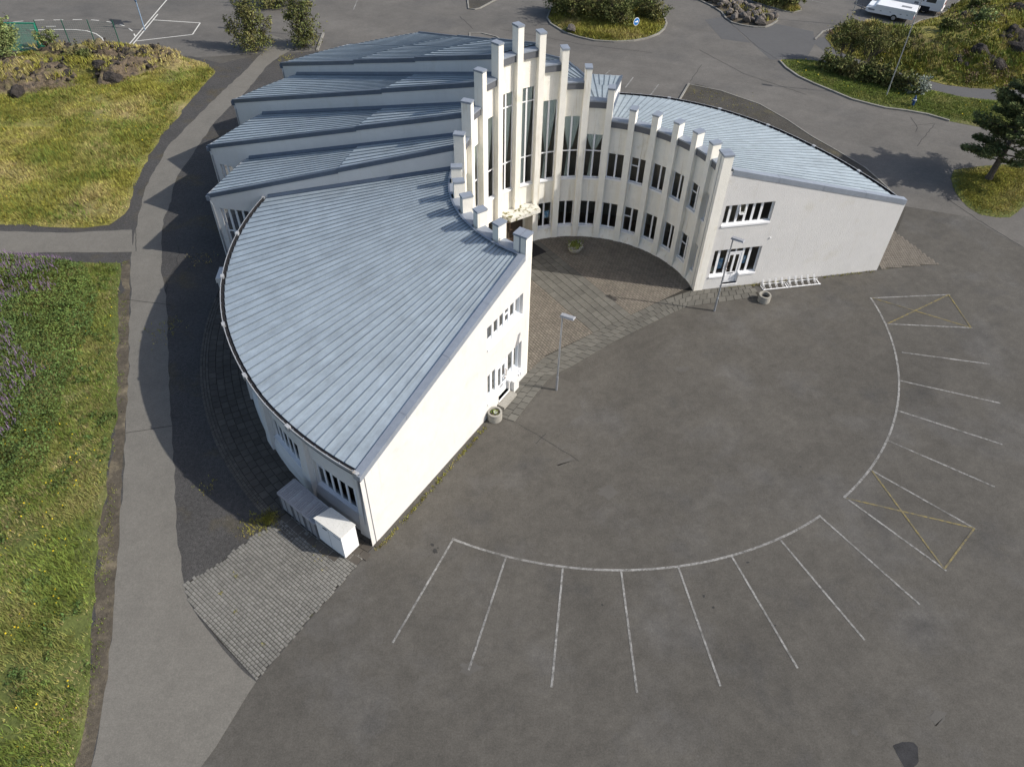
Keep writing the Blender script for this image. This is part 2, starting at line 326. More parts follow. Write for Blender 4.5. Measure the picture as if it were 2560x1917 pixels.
m_turf = M('green_ground', (0.105, 0.125, 0.034), 0.95, [(0.3, 0.2), (2, 0.2), (9, 0.3)], (8, 0.8, 0.06), col2=(0.15, 0.13, 0.06), mask=(0.3, 0.55, 0.7))
m_earth = M('dry_earth', (0.088, 0.074, 0.055), 0.95, [(0.8, 0.25), (6, 0.3), (30, 0.3)], (20, 0.8, 0.03), col2=(0.18, 0.15, 0.10), mask=(0.9, 0.5, 0.68))
def G_(name, c, c2=None, s=0.3): return M(name, c, 0.8, [(0.22, 0.2), (0.7, 0.25), (2.2, 0.3)], col2=c2, mask=(s, 0.46, 0.64) if c2 else None, irand=0.4, hue=0.025, spec=0.15)
m_grass = G_('yellow_green_grass', (0.29, 0.27, 0.055), (0.38, 0.31, 0.13), 0.22)
m_grass2 = G_('green_grass', (0.165, 0.205, 0.042), (0.23, 0.22, 0.07), 0.35)
m_lupin = G_('lupin_leaf', (0.085, 0.125, 0.036), (0.125, 0.165, 0.04), 0.4)
m_purple = M('lupin_purple', (0.215, 0.145, 0.24), 0.8, irand=0.3)
m_yflower = M('yellow_petal', (0.62, 0.45, 0.02), 0.8, irand=0.2)
m_willow = G_('willow_leaf', (0.135, 0.145, 0.045), (0.18, 0.16, 0.065), 0.9)
m_willow2 = G_('pale_willow_leaf', (0.19, 0.23, 0.085), (0.23, 0.25, 0.10), 0.9)
m_bushd = G_('dark_shrub_leaf', (0.115, 0.13, 0.042), (0.165, 0.15, 0.06), 0.8)
m_silver = G_('silver_leaf', (0.30, 0.33, 0.27))
m_needle = G_('pine_needle', (0.10, 0.122, 0.046), (0.155, 0.17, 0.065), 0.9)
m_bark = M('bark', (0.10, 0.085, 0.07), 0.95, [(6, 0.3)], (20, 0.8, 0.03))
m_green = M('green_fence_paint', (0.012, 0.085, 0.055), 0.5)
m_net = M('green_goal_net', (0.03, 0.27, 0.17), 0.7, [(6, 0.15)])
m_van = M('white_vehicle_paint', (0.78, 0.79, 0.80), 0.3, [(1.5, 0.03)], spec=0.5)
m_vgrey = M('grey_vehicle_trim', (0.22, 0.23, 0.25), 0.5)
m_vwin = M('vehicle_window', (0.05, 0.055, 0.06), 0.12, spec=0.6)
m_tyre = M('tyre', (0.022, 0.022, 0.022), 0.9)
m_red = M('red_lens', (0.45, 0.03, 0.02), 0.3)
m_blue = M('hydrant_blue', (0.02, 0.06, 0.17), 0.45)
m_sblue = M('sign_blue', (0.01, 0.15, 0.45), 0.4)
m_pl = M('poster_blue', (0.20, 0.42, 0.66), 0.6, [(9, 0.4)], col2=(0.75, 0.78, 0.8), mask=(7, 0.5, 0.6))
m_pw = M('poster_mixed', (0.55, 0.55, 0.45), 0.6, [(9, 0.3)], col2=(0.45, 0.25, 0.16), mask=(6, 0.5, 0.6))

# ------------------------------------------------------------------ ground, road, paths
sheet('ground', [(-400, -60), (400, -60), (400, 500), (-400, 500)], 0.0, m_lot)
sheet('road', [(-400, 66.6), (-43, 67.0), (-29, 67.0), (-22.8, 68.4), (-17.4, 69.2), (-8, 62), (6, 50), (24.5, 46), (30.2, 44.3), (33.8, 38.0), (60, 22), (400, 22), (400, 490), (-400, 490)], 0.004, m_road)
sheet('gravel', [(-120, 2), (-13, 2), (-13, 8), (-9.09, 11.86), (-8.64, 12.66), (-7.42, 14.72), (-5.72, 17.6), (0, 28), (4, 34), (-8, 62), (-17.4, 69.28), (-18.39, 69.09), (-19.88, 68.74), (-21.04, 67.52),
                 (-22.9, 68.3), (-25.9, 66), (-29, 67.4), (-42.5, 67.6), (-120, 67)], 0.008, m_gravel)
PL = [(-13.2, 4), (-13.89, 8.84), (-14.19, 10.37), (-14.51, 11.87), (-15.11, 13.89), (-15.55, 15.23), (-16.11, 16.95), (-16.51, 18.27), (-17.33, 20.81), (-18.29, 23.66), (-18.97, 25.82), (-21.19, 32.03), (-23.32, 38.11),
      (-23.97, 40.43), (-24.52, 42.86), (-25.16, 45.62), (-25.56, 51.4), (-24.88, 56.1), (-24.2, 60.62), (-23.33, 65.17), (-22.85, 69.5), (-23.27, 72.72)]
PR = [(-12.3, 4), (-10.21, 8.92), (-9.9, 9.57), (-9.59, 10.48), (-9.29, 11.38), (-9.09, 11.88), (-10.08, 12.6), (-11.04, 13.47), (-12.0, 14.39), (-12.61, 15.08), (-13.0, 15.83), (-13.83, 17.59), (-14.52, 19.51), (-15.67, 22.64),
      (-16.94, 25.89), (-18.8, 31.2), (-19.84, 34.02), (-20.92, 36.24), (-21.52, 38.2), (-22.65, 41.71), (-22.72, 42.94), (-23.45, 46.69), (-23.4, 51.33), (-23.27, 55.31), (-22.27, 60.73), (-21.82, 65.76), (-21.2, 67.77), (-20.57, 69.09), (-20.3, 70.7)]
def wob(pts, a=0.06, step=0.5):
    out = []
    for p, q in zip(pts, pts[1:]):
        k = max(1, int(math.dist(p, q) / step))
        for i in range(k):
            t = i / k; j = a if i else 0
            out.append((p[0] + (q[0] - p[0]) * t + random.uniform(-j, j), p[1] + (q[1] - p[1]) * t + random.uniform(-j, j)))
    return out + [pts[-1]]
sheet('path', wob(PL) + wob(PR)[::-1], 0.012, m_path)
sheet('path', wob([(-80, 40.0), (-32.29, 40.02), (-28.2, 40.0), (-25.96, 40.3), (-24.2, 40.5)], 0.04) + wob([(-23.3, 38.15), (-27.31, 37.95), (-31.15, 37.69), (-80, 37.5)], 0.04), 0.016, m_path)
sheet('path', wob([(27.2, 75.2), (27.63, 73.53), (28.17, 71.2), (29.47, 69.29), (30.94, 67.47), (32.76, 66.1), (34.34, 64.56), (35.77, 63.77), (36.96, 62.98), (38.49, 62.58), (39.9, 62.42), (60, 61)], 0.05)
      + wob([(60, 62.8), (43.0, 64.29), (40.21, 64.38), (38.61, 64.42), (36.65, 64.94), (34.91, 66.12), (33.21, 67.6), (31.46, 69.13), (30.27, 70.46), (29.13, 72.13), (29.02, 75.15)], 0.05), 0.010, m_patch)
for pts in ([(-18.29, 23.66), (-16.15, 24.2)], [(-21.9, 33.6), (-19.3, 33.2)], [(-23.1, 38.2), (-23.95, 40.5)]):
    stripe('path_joint', wob(pts, 0.02, 0.3), 0.03, 0.022, m_crack)
stripe('path_crack', wob([(-19.9, 34.2), (-20.3, 35.6), (-20.15, 36.9), (-20.7, 38.8)], 0.08, 0.35), 0.03, 0.022, m_crack)
# older and newer asphalt on the road behind
sheet('asphalt_patch', [(18.2, 79.0), (20.2, 80.0), (21.6, 73.4), (19.0, 74.2)], 0.010, m_patch)
sheet('asphalt_patch', [(20.3, 79.6), (25.2, 78.4), (28.3, 76.6), (27.6, 73.5), (26.0, 70.2), (22.6, 69.6)], 0.009, m_patch)
for pts in ([(20.2, 80.0), (22.0, 72.6), (23.2, 69.8)], [(14.6, 64.6), (16.2, 68.2)], [(31.0, 57.4), (33.0, 57.8), (30.2, 54.0)], [(31.4, 58.8), (31.3, 57.0), (30.9, 56.3)],
            [(29.6, 46.6), (30.6, 44.0), (33.8, 38.0), (38, 33.5)], [(-2, 75.4), (6, 72.0), (12, 70.6)], [(-6, 78.5), (-4.5, 75.2)], [(16.5, 71.5), (19.5, 66.5), (24, 62.5)]):
    stripe('asphalt_seam', wob(pts, 0.05, 0.4), 0.035, 0.012, m_crack)
for pts in ([(1.2, 23.6), (1.9, 24.6), (3.4, 26.2)], [(0.4, 24.8), (2.0, 23.6), (3.2, 22.6)]):
    stripe('asphalt_seam', wob(pts, 0.04, 0.4), 0.025, 0.005, m_crack)
sheet('asphalt_patch', [(2.3, 28.2), (3.3, 27.6), (3.5, 25.6), (1.8, 24.2), (0.6, 24.9), (1.2, 26.6)], 0.006, m_lot2)
# scuffs and old stains on the parking lot
m_scuff = M('pale_scuff', (0.098, 0.092, 0.082), 0.9, [(1.2, 0.12), (30, 0.15)])
m_oil = M('oil_stain', (0.035, 0.034, 0.032), 0.7, [(6, 0.3)])
def blob(c, rx, ry, rot, n=14, j=0.35):
    return [(c[0] + (rx * math.cos(t) * math.cos(rot) - ry * math.sin(t) * math.sin(rot)) * (1 + random.uniform(-j, j)), c[1] + (rx * math.cos(t) * math.sin(rot) + ry * math.sin(t) * math.cos(rot)) * (1 + random.uniform(-j, j))) for t in [2 * math.pi * k / n for k in range(n)]]
for c, rx, ry, ro in (((2.6, 22.6), 0.5, 0.1, 0.5), ((4.4, 20.9), 0.45, 0.35, 0.3), ((8.9, 29.0), 0.35, 0.2, 0.2), ((-1.3, 12.6), 0.4, 0.25, 0.1), ((15.6, 11.2), 0.4, 0.2, 0.7), ((12.4, 10.6), 0.14, 0.1, 0)):
    sheet('asphalt_stain', blob(c, rx, ry, ro), 0.005, m_scuff)
for c, rx in (((-3.2, 17.9), 0.10), ((-3.05, 17.6), 0.13), ((-2.95, 17.75), 0.05), ((7.9, 15.8), 0.07), ((8.2, 15.3), 0.06), ((10.0, 17.4), 0.07), ((10.5, 14.6), 0.05), ((13.5, 22.6), 0.05), ((3.8, 15.3), 0.05)):
    sheet('asphalt_stain', blob(c, rx, rx * 0.7, random.random() * 3), 0.006, m_oil)
for cx, cy, ang, ln in ((2.0, 11.6, 0.95, 0.5), (5.0, 10.4, 0.75, 0.7), (7.4, 11.0, 0.7, 1.0), (7.9, 17.6, 0.95, 0.5), (4.7, 13.8, 1.1, 0.25)):
    for k in range(4):
        ox = k * 0.11; a = (cx + ox * math.sin(ang), cy - ox * math.cos(ang)); b = (a[0] + ln * math.cos(ang), a[1] + ln * math.sin(ang))
        stripe('tyre_scratch', [a, b], 0.012, 0.005, m_scuff)
m_hole = M('fresh_tar', (0.022, 0.022, 0.024), 0.7, [(3, 0.5), (30, 0.5)], (40, 0.8, 0.02))
sheet('tar_patch', wob([(13.6, 10.16), (13.99, 10.3), (14.38, 10.29), (14.48, 10.14), (14.32, 9.64), (14.0, 9.40), (13.77, 9.46), (13.69, 9.76), (13.6, 10.16)], 0.02, 0.12), 0.005, m_hole)

# parking stalls: arcs and radial lines about one centre
PC, PRAD, PLEN = (4.165, 33.618), 16.735, 5.0
def pp(r, a): return (PC[0] + r * math.cos(R(a)), PC[1] + r * math.sin(R(a)))
def pang(p): return math.degrees(math.atan2(p[1] - PC[1], p[0] - PC[0]))
a1 = [-112.85 + k * (57.38 / 7) for k in range(8)]
a2 = [-49.4 + k * (55.35 / 7) for k in range(8)]
def arcline(r, s, e, n=60): return [pp(r, s + (e - s) * k / n) for k in range(n + 1)]
stripe('parking_line', arcline(PRAD, a1[0] - 0.2, a1[-1] + 0.2), 0.105, 0.008, m_white)
stripe('parking_line', arcline(PRAD, a2[0] - 0.2, a2[-1] + 0.2), 0.105, 0.008, m_white)
for a in a1: stripe('parking_line', [pp(PRAD + 0.06, a), pp(PRAD + PLEN * 0.5, a), pp(PRAD + PLEN + 0.08, a)], 0.085, 0.0095, m_white)
for a in a2:
    st = 0.35 if abs(a + 9.9) < 1 else 0.06
    stripe('parking_line', [pp(PRAD + st, a), pp(PRAD + PLEN * 0.5, a), pp(PRAD + PLEN - 0.15, a)], 0.085, 0.0095, m_white)
for b0, b1 in ((a2[0], a2[1]), (a2[6], a2[7])):
    i0, i1, o0, o1 = pp(PRAD + 0.1, b0), pp(PRAD + 0.1, b1), pp(PRAD + PLEN - 0.25, b0), pp(PRAD + PLEN - 0.25, b1)
    for k, s in enumerate(((i0, o1), (i1, o0), (o0, o1))): stripe('hatching_line', list(s), 0.08, 0.011 + 0.0015 * k, m_yellow)

# ------------------------------------------------------------------ paving
UX, VX = Vector((0.809, 0.588)), Vector((-0.588, 0.809)); CX = Vector((3.947, 34.26))
def uv(u, v): p = CX + UX * u + VX * v; return (p.x, p.y)
def clip(poly, a, b):
    """keep the part of a convex polygon left of the line a>b"""
    out = []; n = len(poly)
    def sd(p): return (b[0] - a[0]) * (p[1] - a[1]) - (b[1] - a[1]) * (p[0] - a[0])
    for i in range(n):
        p, q = poly[i], poly[(i + 1) % n]; sp, sq = sd(p), sd(q)
        if sp >= 0: out.append(p)
        if sp * sq < 0: t = sp / (sp - sq); out.append((p[0] + (q[0] - p[0]) * t, p[1] + (q[1] - p[1]) * t))
    return out
def shrink(poly, g):
    cx = sum(p[0] for p in poly) / len(poly); cy = sum(p[1] for p in poly) / len(poly); out = []
    for p in poly:
        l = math.hypot(p[0] - cx, p[1] - cy); k = max(0.2, 1 - g * 1.41 / max(l, 1e-6)); out.append((cx + (p[0] - cx) * k, cy + (p[1] - cy) * k))
    return out
def paver(mb, poly, z0, h, g=0.006, bev=0.008):
    """one stone: sides and a slightly domed top"""
    lo = shrink(poly, g); hi = shrink(lo, bev); h += random.uniform(-0.003, 0.003)
    return mb.hexa([(x, y, z0) for x, y in lo], [(x, y, z0 + h) for x, y in hi], 0, False)
pave = sheet('courtyard', [(0.15, 25.0), (1.08, 26.67), (1.98, 28.2), (3.08, 28.98), (5.45, 31.0), (8.96, 33.57), (9.88, 34.17), (11.69, 34.6), (14.33, 35.28), (14.1, 36.6), (10.4, 38.0), (7.0, 42.0), (2.0, 43.0), (-3.0, 39.5), (-3.6, 33), (-1.2, 30), (0.2, 28.5), (-0.9, 26.1), (-0.3, 25.3)], 0.009, m_joint)
def slab_part(poly, name, m, parent, z0=0.010, h=0.026):
    mb = MB(); paver(mb, poly, z0, h, 0.009); return mb.build(name, m, parent)
# large slabs: the band running to the entrance (6 across) and the border along the lot
S_ = 0.455
nb = 0
for j in range(-1, 21):
    for i in range(6):
        off = S_ / 2 * (i % 2)
        v0 = -2.35 + j * S_ + off; v1 = v0 + S_; u0 = -1.15 + i * S_
        v0 = max(v0, -2.35)
        if v1 <= v0 + 0.05: continue
        c = [uv(u0, v0), uv(u0 + S_, v0), uv(u0 + S_, v1), uv(u0, v1)]
        if math.hypot(u0, v1) > 6.9: continue
        slab_part(c, 'slab', m_slab, pave); nb += 1
BO = [(0.17, 24.96), (1.1, 26.65), (2.0, 28.2), (3.1, 28.96), (5.46, 30.98), (8.97, 33.54), (9.9, 34.15), (11.7, 34.58), (14.35, 35.26)]
BI = [(-1.02, 25.45), (-0.10, 26.97), (0.74, 28.36), (1.66, 29.62), uv(-1.4, -2.36), uv(3.75, -2.36), (10.4, 35.66), (11.9, 35.98), (14.1, 36.44)]
lens = [0]
for k in range(len(BO) - 1): lens.append(lens[-1] + (math.dist(BO[k], BO[k + 1]) + math.dist(BI[k], BI[k + 1])) / 2)
def bpt(l, w):
    l = min(max(l, 0), lens[-1] - 1e-6); k = max(i for i in range(len(lens) - 1) if lens[i] <= l); t = (l - lens[k]) / (lens[k + 1] - lens[k])
    o = (BO[k][0] + (BO[k + 1][0] - BO[k][0]) * t, BO[k][1] + (BO[k + 1][1] - BO[k][1]) * t); q = (BI[k][0] + (BI[k + 1][0] - BI[k][0]) * t, BI[k][1] + (BI[k + 1][1] - BI[k][1]) * t)
    return (o[0] + (q[0] - o[0]) * w, o[1] + (q[1] - o[1]) * w)
nB = int(lens[-1] / S_)
for j in range(3):
    for i in range(nB + 1):
        l0 = (i - (0.5 if j % 2 else 0)) * S_; l1 = l0 + S_
        if l1 > lens[-1] + .1 or l1 < .1: continue
        slab_part([bpt(l0, j / 3), bpt(l1, j / 3), bpt(l1, (j + 1) / 3), bpt(l0, (j + 1) / 3)], 'slab', m_slab, pave)
# small blocks on both sides of the band
mb = MB()
bu, bv = 0.152, 0.235
for i in list(range(-40, 0)) + list(range(1, 36)):
    u0 = -1.15 + i * bu if i < 0 else 1.58 + (i - 1) * bu
    for j in range(-4, 41):
        v0 = -2.35 + j * bv + (bv / 2 if i % 2 else 0); v1 = v0 + bv
        if j == -1 and i % 2 and not (u0 < -4.6): v0 = -2.35
        if v0 < (-3.0 if u0 < -4.6 else -2.36) or math.hypot(u0 + bu / 2, v0 + bv / 2) > 7.0: continue
        paver(mb, [uv(u0, v0), uv(u0 + bu, v0), uv(u0 + bu, v1), uv(u0, v1)], 0.010, 0.018, 0.010, 0.004)
mb.build('cobblestones', m_cobble, pave, kind='stuff')
# curved walkway round the left wing: slabs with a border of small setts
def pol(r, a): return (CX.x + r * math.cos(R(a)), CX.y + r * math.sin(R(a)))
walk = sheet('walkway', [pol(18.5, a) for a in range(178, 240, 3)] + [pol(20.97, a) for a in range(238, 177, -3)], 0.012, m_joint)
for k in range(5):
    r0 = 18.72 + k * 0.37; r1 = r0 + 0.37; st = 0.43 / r0 * 57.3; a = 240.4 - (k % 2) * st / 2 - (3 if k > 3 else 0)
    while a > 181:
        slab_part([pol(r0, a - st), pol(r1, a - st), pol(r1, a), pol(r0, a)], 'slab', m_wslab, walk, 0.013, 0.024); a -= st
mb = MB()
for k in range(3):
    r0 = 20.57 + k * 0.14; st = 0.15 / r0 * 57.3; a = 231.5
    while a > 181:
        paver(mb, [pol(r0, a - st), pol(r0 + 0.14, a - st), pol(r0 + 0.14, a), pol(r0, a)], 0.013, 0.022, 0.006, 0.008)
        a -= st
mb.build('setts', m_wset, walk, kind='stuff')
# block paved apron at the near corner
BP = [(-13.02, 15.79), (-12.62, 15.12), (-12.14, 14.57), (-10.84, 13.31), (-9.07, 11.9), (-8.64, 12.68), (-8.04, 13.68), (-7.42, 14.74), (-6.21, 16.77), (-5.66, 17.66), (-6.1, 18.1), (-7.6, 18.6), (-9.3, 19.2), (-9.85, 18.9), (-10.27, 18.57), (-10.87, 18.0), (-11.75, 16.93), (-12.3, 16.35)]
bcx, bcy = sum(p[0] for p in BP) / len(BP), sum(p[1] for p in BP) / len(BP)
apron = sheet('block_apron', [(bcx + (x - bcx) * .985, bcy + (y - bcy) * .985) for x, y in BP], 0.014, m_joint)
ud = Vector((0.782, -0.623)); vd = Vector((0.623, 0.782)); o0 = Vector((-10.84, 13.31)); blocks = []
for j in range(-3, 44):
    u = -4.2 + random.uniform(0, 0.1)
    while u < 5.5:
        l = random.choice((0.14, 0.14, 0.175, 0.21, 0.21)); v = -0.02 + j * 0.138
        a = o0 + ud * u + vd * v
        c = [tuple(a), tuple(a + ud * l), tuple(a + ud * l + vd * 0.138), tuple(a + vd * 0.138)]; u += l
        m_ = (sum(p[0] for p in c) / 4, sum(p[1] for p in c) / 4)
        c = clip(clip(c, (-9.07, 11.9), (-5.66, 17.66)), (-12.14, 14.57), (-9.07, 11.9))
        if len(c) < 3: continue
        if in_poly(np.array([m_]), BP)[0]: blocks.append((m_[1] * 1 + abs(m_[0] + 8) * 0.2, c))
blocks.sort(key=lambda t: t[0])
for _, c in blocks[:290]: slab_part(c, 'block', m_block, apron, 0.015, 0.018)
mb = MB()
for _, c in blocks[290:]: paver(mb, c, 0.015, 0.018, 0.009, 0.004)
mb.build('blocks', m_block, apron, kind='stuff')
sheet('worn_pavement', [(24.46, 42.55), (26.07, 38.9), (22.1, 38.1), (22.0, 40.5)], 0.010, m_gravelR)
mb = MB()
for i in range(26):
    for j in range(22):
        c = (22.2 + i * 0.15, 38.2 + j * 0.2); q = [(c[0], c[1]), (c[0] + .15, c[1]), (c[0] + .15, c[1] + .2), (c[0], c[1] + .2)]
        if in_poly(np.array([[c[0] + .07, c[1] + .1]]), [(24.46, 42.55), (26.07, 38.9), (22.3, 38.25), (22.2, 40.5)])[0]: paver(mb, q, 0.011, 0.018, 0.006, 0.006)
mb.build('paving_setts', m_cobble, None, kind='stuff')

# ------------------------------------------------------------------ the building: fan plan about CX, 20 bays between 21 pillars
BLD = thing('building', 'white fan shaped hall with stepped pillars round its concave front and grey seamed roofs', 'building', (CX.x, CX.y, 0))
def A(i): return 238.913 - 11.321 * (i - 1)
def P(r, a, z): return (r * math.cos(R(a)), r * math.sin(R(a)), z)
FT = {b: 7.78 for b in list(range(1, 7)) + list(range(15, 21))}
FT.update({7: 8.85, 8: 9.90, 9: 10.95, 10: 11.85, 11: 11.85, 12: 10.95, 13: 9.90, 14: 8.85})
PT = [8.62] * 6 + [9.63, 10.70, 11.74, 12.68, 13.24, 12.68, 11.74, 10.70, 9.63] + [8.62] * 6
RR = {7: 21.6, 8: 24.26, 9: 26.7, 10: 28.3, 11: 28.1, 12: 25.4, 13: 23.1, 14: 20.95}
RZ = {7: 4.4, 8: 4.7, 9: 5.0, 10: 5.3, 11: 5.3, 12: 5.0, 13: 4.7, 14: 4.4}
EAVE = [(10, 18.55), (12.3, 18.4), (24, 17.95), (36, 17.75), (58, 17.85), (69, 17.75), (80, 17.4), (171, 18.2), (182, 18.48), (189, 18.63), (196, 18.78), (205, 18.9), (215, 18.97), (222, 19.05), (239, 19.02), (243, 19.02)]
def eave(a):
    a %= 360
    for (x0, y0), (x1, y1) in zip(EAVE, EAVE[1:]):
        if x0 <= a <= x1: return y0 + (y1 - y0) * (a - x0) / (x1 - x0)
RI = 7.28                                      # roofs start behind the pillars
def roofz(b, r, a=None):
    re_, ze = (eave(a), 4.63) if (b <= 6 or b >= 15) else (RR[b], RZ[b])
    dz = 0.14 if (b <= 6 or b >= 15) else 0.05
    return FT[b] - dz + (ze - FT[b] + dz) * (r - RI) / (re_ - RI)

# --- facade: wall, plinth, windows, fascia
RW, RG, RP0, RP1, PW = 6.95, 7.02, 6.67, 7.19, 0.36
def hw(r): return math.degrees(math.asin(PW / 2 / r))
fw = MB()
def arcq(mb, r0, r1, a0, a1_, z0, z1, n=3, mi=0):
    for k in range(n):
        s, t = a0 + (a1_ - a0) * k / n, a0 + (a1_ - a0) * (k + 1) / n
        mb.quad(P(r0, s, z0), P(r0, t, z0), P(r1, t, z1), P(r1, s, z1), mi)
def window(parent, W, lo, hi, cols, trans=(), depth=0.06, fr=0.05, mull=0.07, sill=None, curtain=None, posters=(), label=None, open_=None):
    """window in a local frame: W(s, z, d) maps width, height and depth (inwards) to building space"""
    f = MB()
    def bx(s0, s1, z0, z1, d0, d1, mb=f, mi=0):
        mb.hexa([W(s0, z0, d0), W(s1, z0, d0), W(s1, z0, d1), W(s0, z0, d1)], [W(s0, z1, d0), W(s1, z1, d0), W(s1, z1, d1), W(s0, z1, d1)], mi)
    s0, z0 = lo; s1, z1 = hi
    bx(s0, s0 + fr, z0, z1, 0, depth); bx(s1 - fr, s1, z0, z1, 0, depth); bx(s0 + fr, s1 - fr, z0, z0 + fr, 0, depth); bx(s0 + fr, s1 - fr, z1 - fr, z1, 0, depth)
    ed = [s0 + fr]
    for c in cols: bx(c - mull / 2, c + mull / 2, z0 + fr, z1 - fr, 0.004, depth - 0.004); ed += [c - mull / 2, c + mull / 2]
    ed.append(s1 - fr)
    panes = []
    for k in range(0, len(ed), 2):
        zs = [z0 + fr]
        for (kk, zt) in trans:
            if kk == 'all' or kk == k // 2:
                bx(ed[k], ed[k + 1], zt - 0.035, zt + 0.035, 0.006, depth - 0.006); zs += [zt - 0.035, zt + 0.035]
        zs.append(z1 - fr)
        for j in range(0, len(zs), 2): panes.append((ed[k], ed[k + 1], zs[j], zs[j + 1], k // 2, j // 2))
    fo = f.build('window', m_frame, parent)
    for (a, b, c, d, k, j) in panes:
        g = MB()
        if open_ == (k, j):          # a sash standing open at the top
            t = 0.16; g.quad(W(a, c, -t), W(b, c, -t), W(b, d, 0.02), W(a, d, 0.02)); go = g.build('pane', m_glass, fo)
            s = MB()
            for q0, q1 in (((a, c, -t), (b, c, -t)), ((b, c, -t), (b, d, 0.02)), ((b, d, 0.02), (a, d, 0.02)), ((a, d, 0.02), (a, c, -t))): s.bar(W(*q0), W(*q1), 0.05)
            s.build('sash', m_frame, fo)
        else:
            g.quad(W(a, c, depth / 2), W(b, c, depth / 2), W(b, d, depth / 2), W(a, d, depth / 2)); g.build('pane', m_glass, fo)
    if sill: 
        s = MB(); bx(s0 - 0.01, s1 + 0.01, z0 - 0.09, z0 + 0.014, sill, -0.002, s); s.build('sill', m_frame, fo)
    if curtain:
        for (sa, sb, side) in curtain:
            cm = MB(); n, mz = 14, 12; rows = []
            zt, zm = z1 - fr, z0 + 1.75
            for j in range(mz + 1):
                t = j / mz; z = zt + (z0 + fr - zt) * t; full = sb - sa
                if side == 0: l, r_ = sa, sb
                else:
                    tie = max(0.0, 1 - abs(z - zm) / ((zt - zm) if z > zm else (zm - z0)))
                    w_ = full * (1 - 0.85 * tie ** 1.3) if z > zm else full * (0.15 + 0.28 * (1 - tie))
                    if side > 0: l, r_ = sb - w_, sb
                    else: l, r_ = sa, sa + w_
                    if z <= zm and side < 0: l, r_ = sa, sa + 0.001
                rows.append([W(l + (r_ - l) * i / n, z, 0.09 + 0.022 * math.sin(i * 2.6)) for i in range(n + 1)])
            for r0_, r1_ in zip(rows, rows[1:]):
                for i in range(n): cm.quad(r0_[i], r0_[i + 1], r1_[i + 1], r1_[i])
            cm.build('curtain', m_curt, fo, smooth=True)
    for (sa, sb, za, zb, m) in posters:
        pm = MB(); pm.quad(W(sa, za, depth + 0.03), W(sb, za, depth + 0.03), W(sb, zb, depth + 0.03), W(sa, zb, depth + 0.03)); pm.build('poster', m, fo)
    return fo
LZ0, LZ1 = 0.72, 2.45
for b in range(1, 21):
    aL, aR = A(b), A(b + 1); hi, lo_ = aL - hw(RW), aR + hw(RW)          # lo_ < hi
    hwin = hw(RW) + 0.04
    wl, wr = aR + hwin, aL - hwin
    zt = FT[b] - 0.42
    uz0 = 4.13 if (b <= 6 or b >= 15) else 4.03
    uz1 = {7: 6.81, 8: 7.9, 9: 8.93, 10: 9.87, 11: 9.87, 12: 8.93, 13: 7.9, 14: 6.81}.get(b, 5.74)
    door = b in (10, 11)
    # wall with openings, as curved strips
    if not door:
        arcq(fw, RW, RW, lo_, hi, 0.62, LZ0); arcq(fw, RP0 + 0.02, RW, lo_, hi, 0.0, 0.62)
        arcq(fw, RW, RW, lo_, wl, LZ0, LZ1, 1); arcq(fw, RW, RW, wr, hi, LZ0, LZ1, 1)
        arcq(fw, RW, RG + 0.06, wl, wr, LZ0, LZ0, 1); arcq(fw, RG + 0.06, RW, wl, wr, LZ1, LZ1, 1)
        for a, s in ((wl, 1), (wr, -1)):
            q = [P(RW, a, LZ0), P(RG + .06, a, LZ0), P(RG + .06, a, LZ1), P(RW, a, LZ1)]; fw.poly(q if s > 0 else q[::-1])
    arcq(fw, RW, RW, lo_, hi, LZ1 if not door else 2.45, uz0); arcq(fw, RW, RW, lo_, hi, uz1, zt)
    arcq(fw, RW, RW, lo_, wl, uz0, uz1, 1); arcq(fw, RW, RW, wr, hi, uz0, uz1, 1)
    arcq(fw, RW, RG + 0.06, wl, wr, uz0, uz0, 1); arcq(fw, RG + 0.06, RW, wl, wr, uz1, uz1, 1)
    for a, s in ((wl, 1), (wr, -1)):
        q = [P(RW, a, uz0), P(RG + .06, a, uz0), P(RG + .06, a, uz1), P(RW, a, uz1)]; fw.poly(q if s > 0 else q[::-1])
    am = (aL + aR) / 2; ca, sa = math.cos(R(am)), math.sin(R(am)); half = RG * math.sin(R((wr - wl) / 2))
    def W(s, z, d, ca=ca, sa=sa): r = RG + d; return (r * ca + s * sa, r * sa - s * ca, z)     # s grows to the right seen from the courtyard
    tr = []
    if 7 <= b <= 14: tr = [('all', 5.75)] + ([('all', 9.04)] if b in (10, 11) else [])
    elif b in (16, 19, 2, 5): tr = [(0, 5.18)]
    cur = None
    if 12 <= b <= 14: cur = [(-half + .03, -0.04, 1), (0.04, half - .03, -1)]
    elif 7 <= b <= 11: cur = [(-half + .03, -0.12, 0), (0.10, half - .03, -1)] if b < 11 else [(-half + .03, -0.05, 0), (0.04, half * 0.8, -1)]
    window(BLD, W, (-half, uz0), (half, uz1), [0.0], tr, fr=0.06, mull=0.10, sill=-0.16, curtain=cur)
    if not door:
        po = [(0.08, half - .1, 1.25, 1.75, m_pl), (-half + .08, -half + .3, 1.2, 1.55, m_pw)] if b == 12 else ()
        window(BLD, W, (-half, LZ0), (half, LZ1), [0.0], [(0, 1.78)] if b in (16, 19, 2, 5) else (), fr=0.06, mull=0.10, sill=-0.16, posters=po)
fw.build('facade_wall', m_cream, BLD)
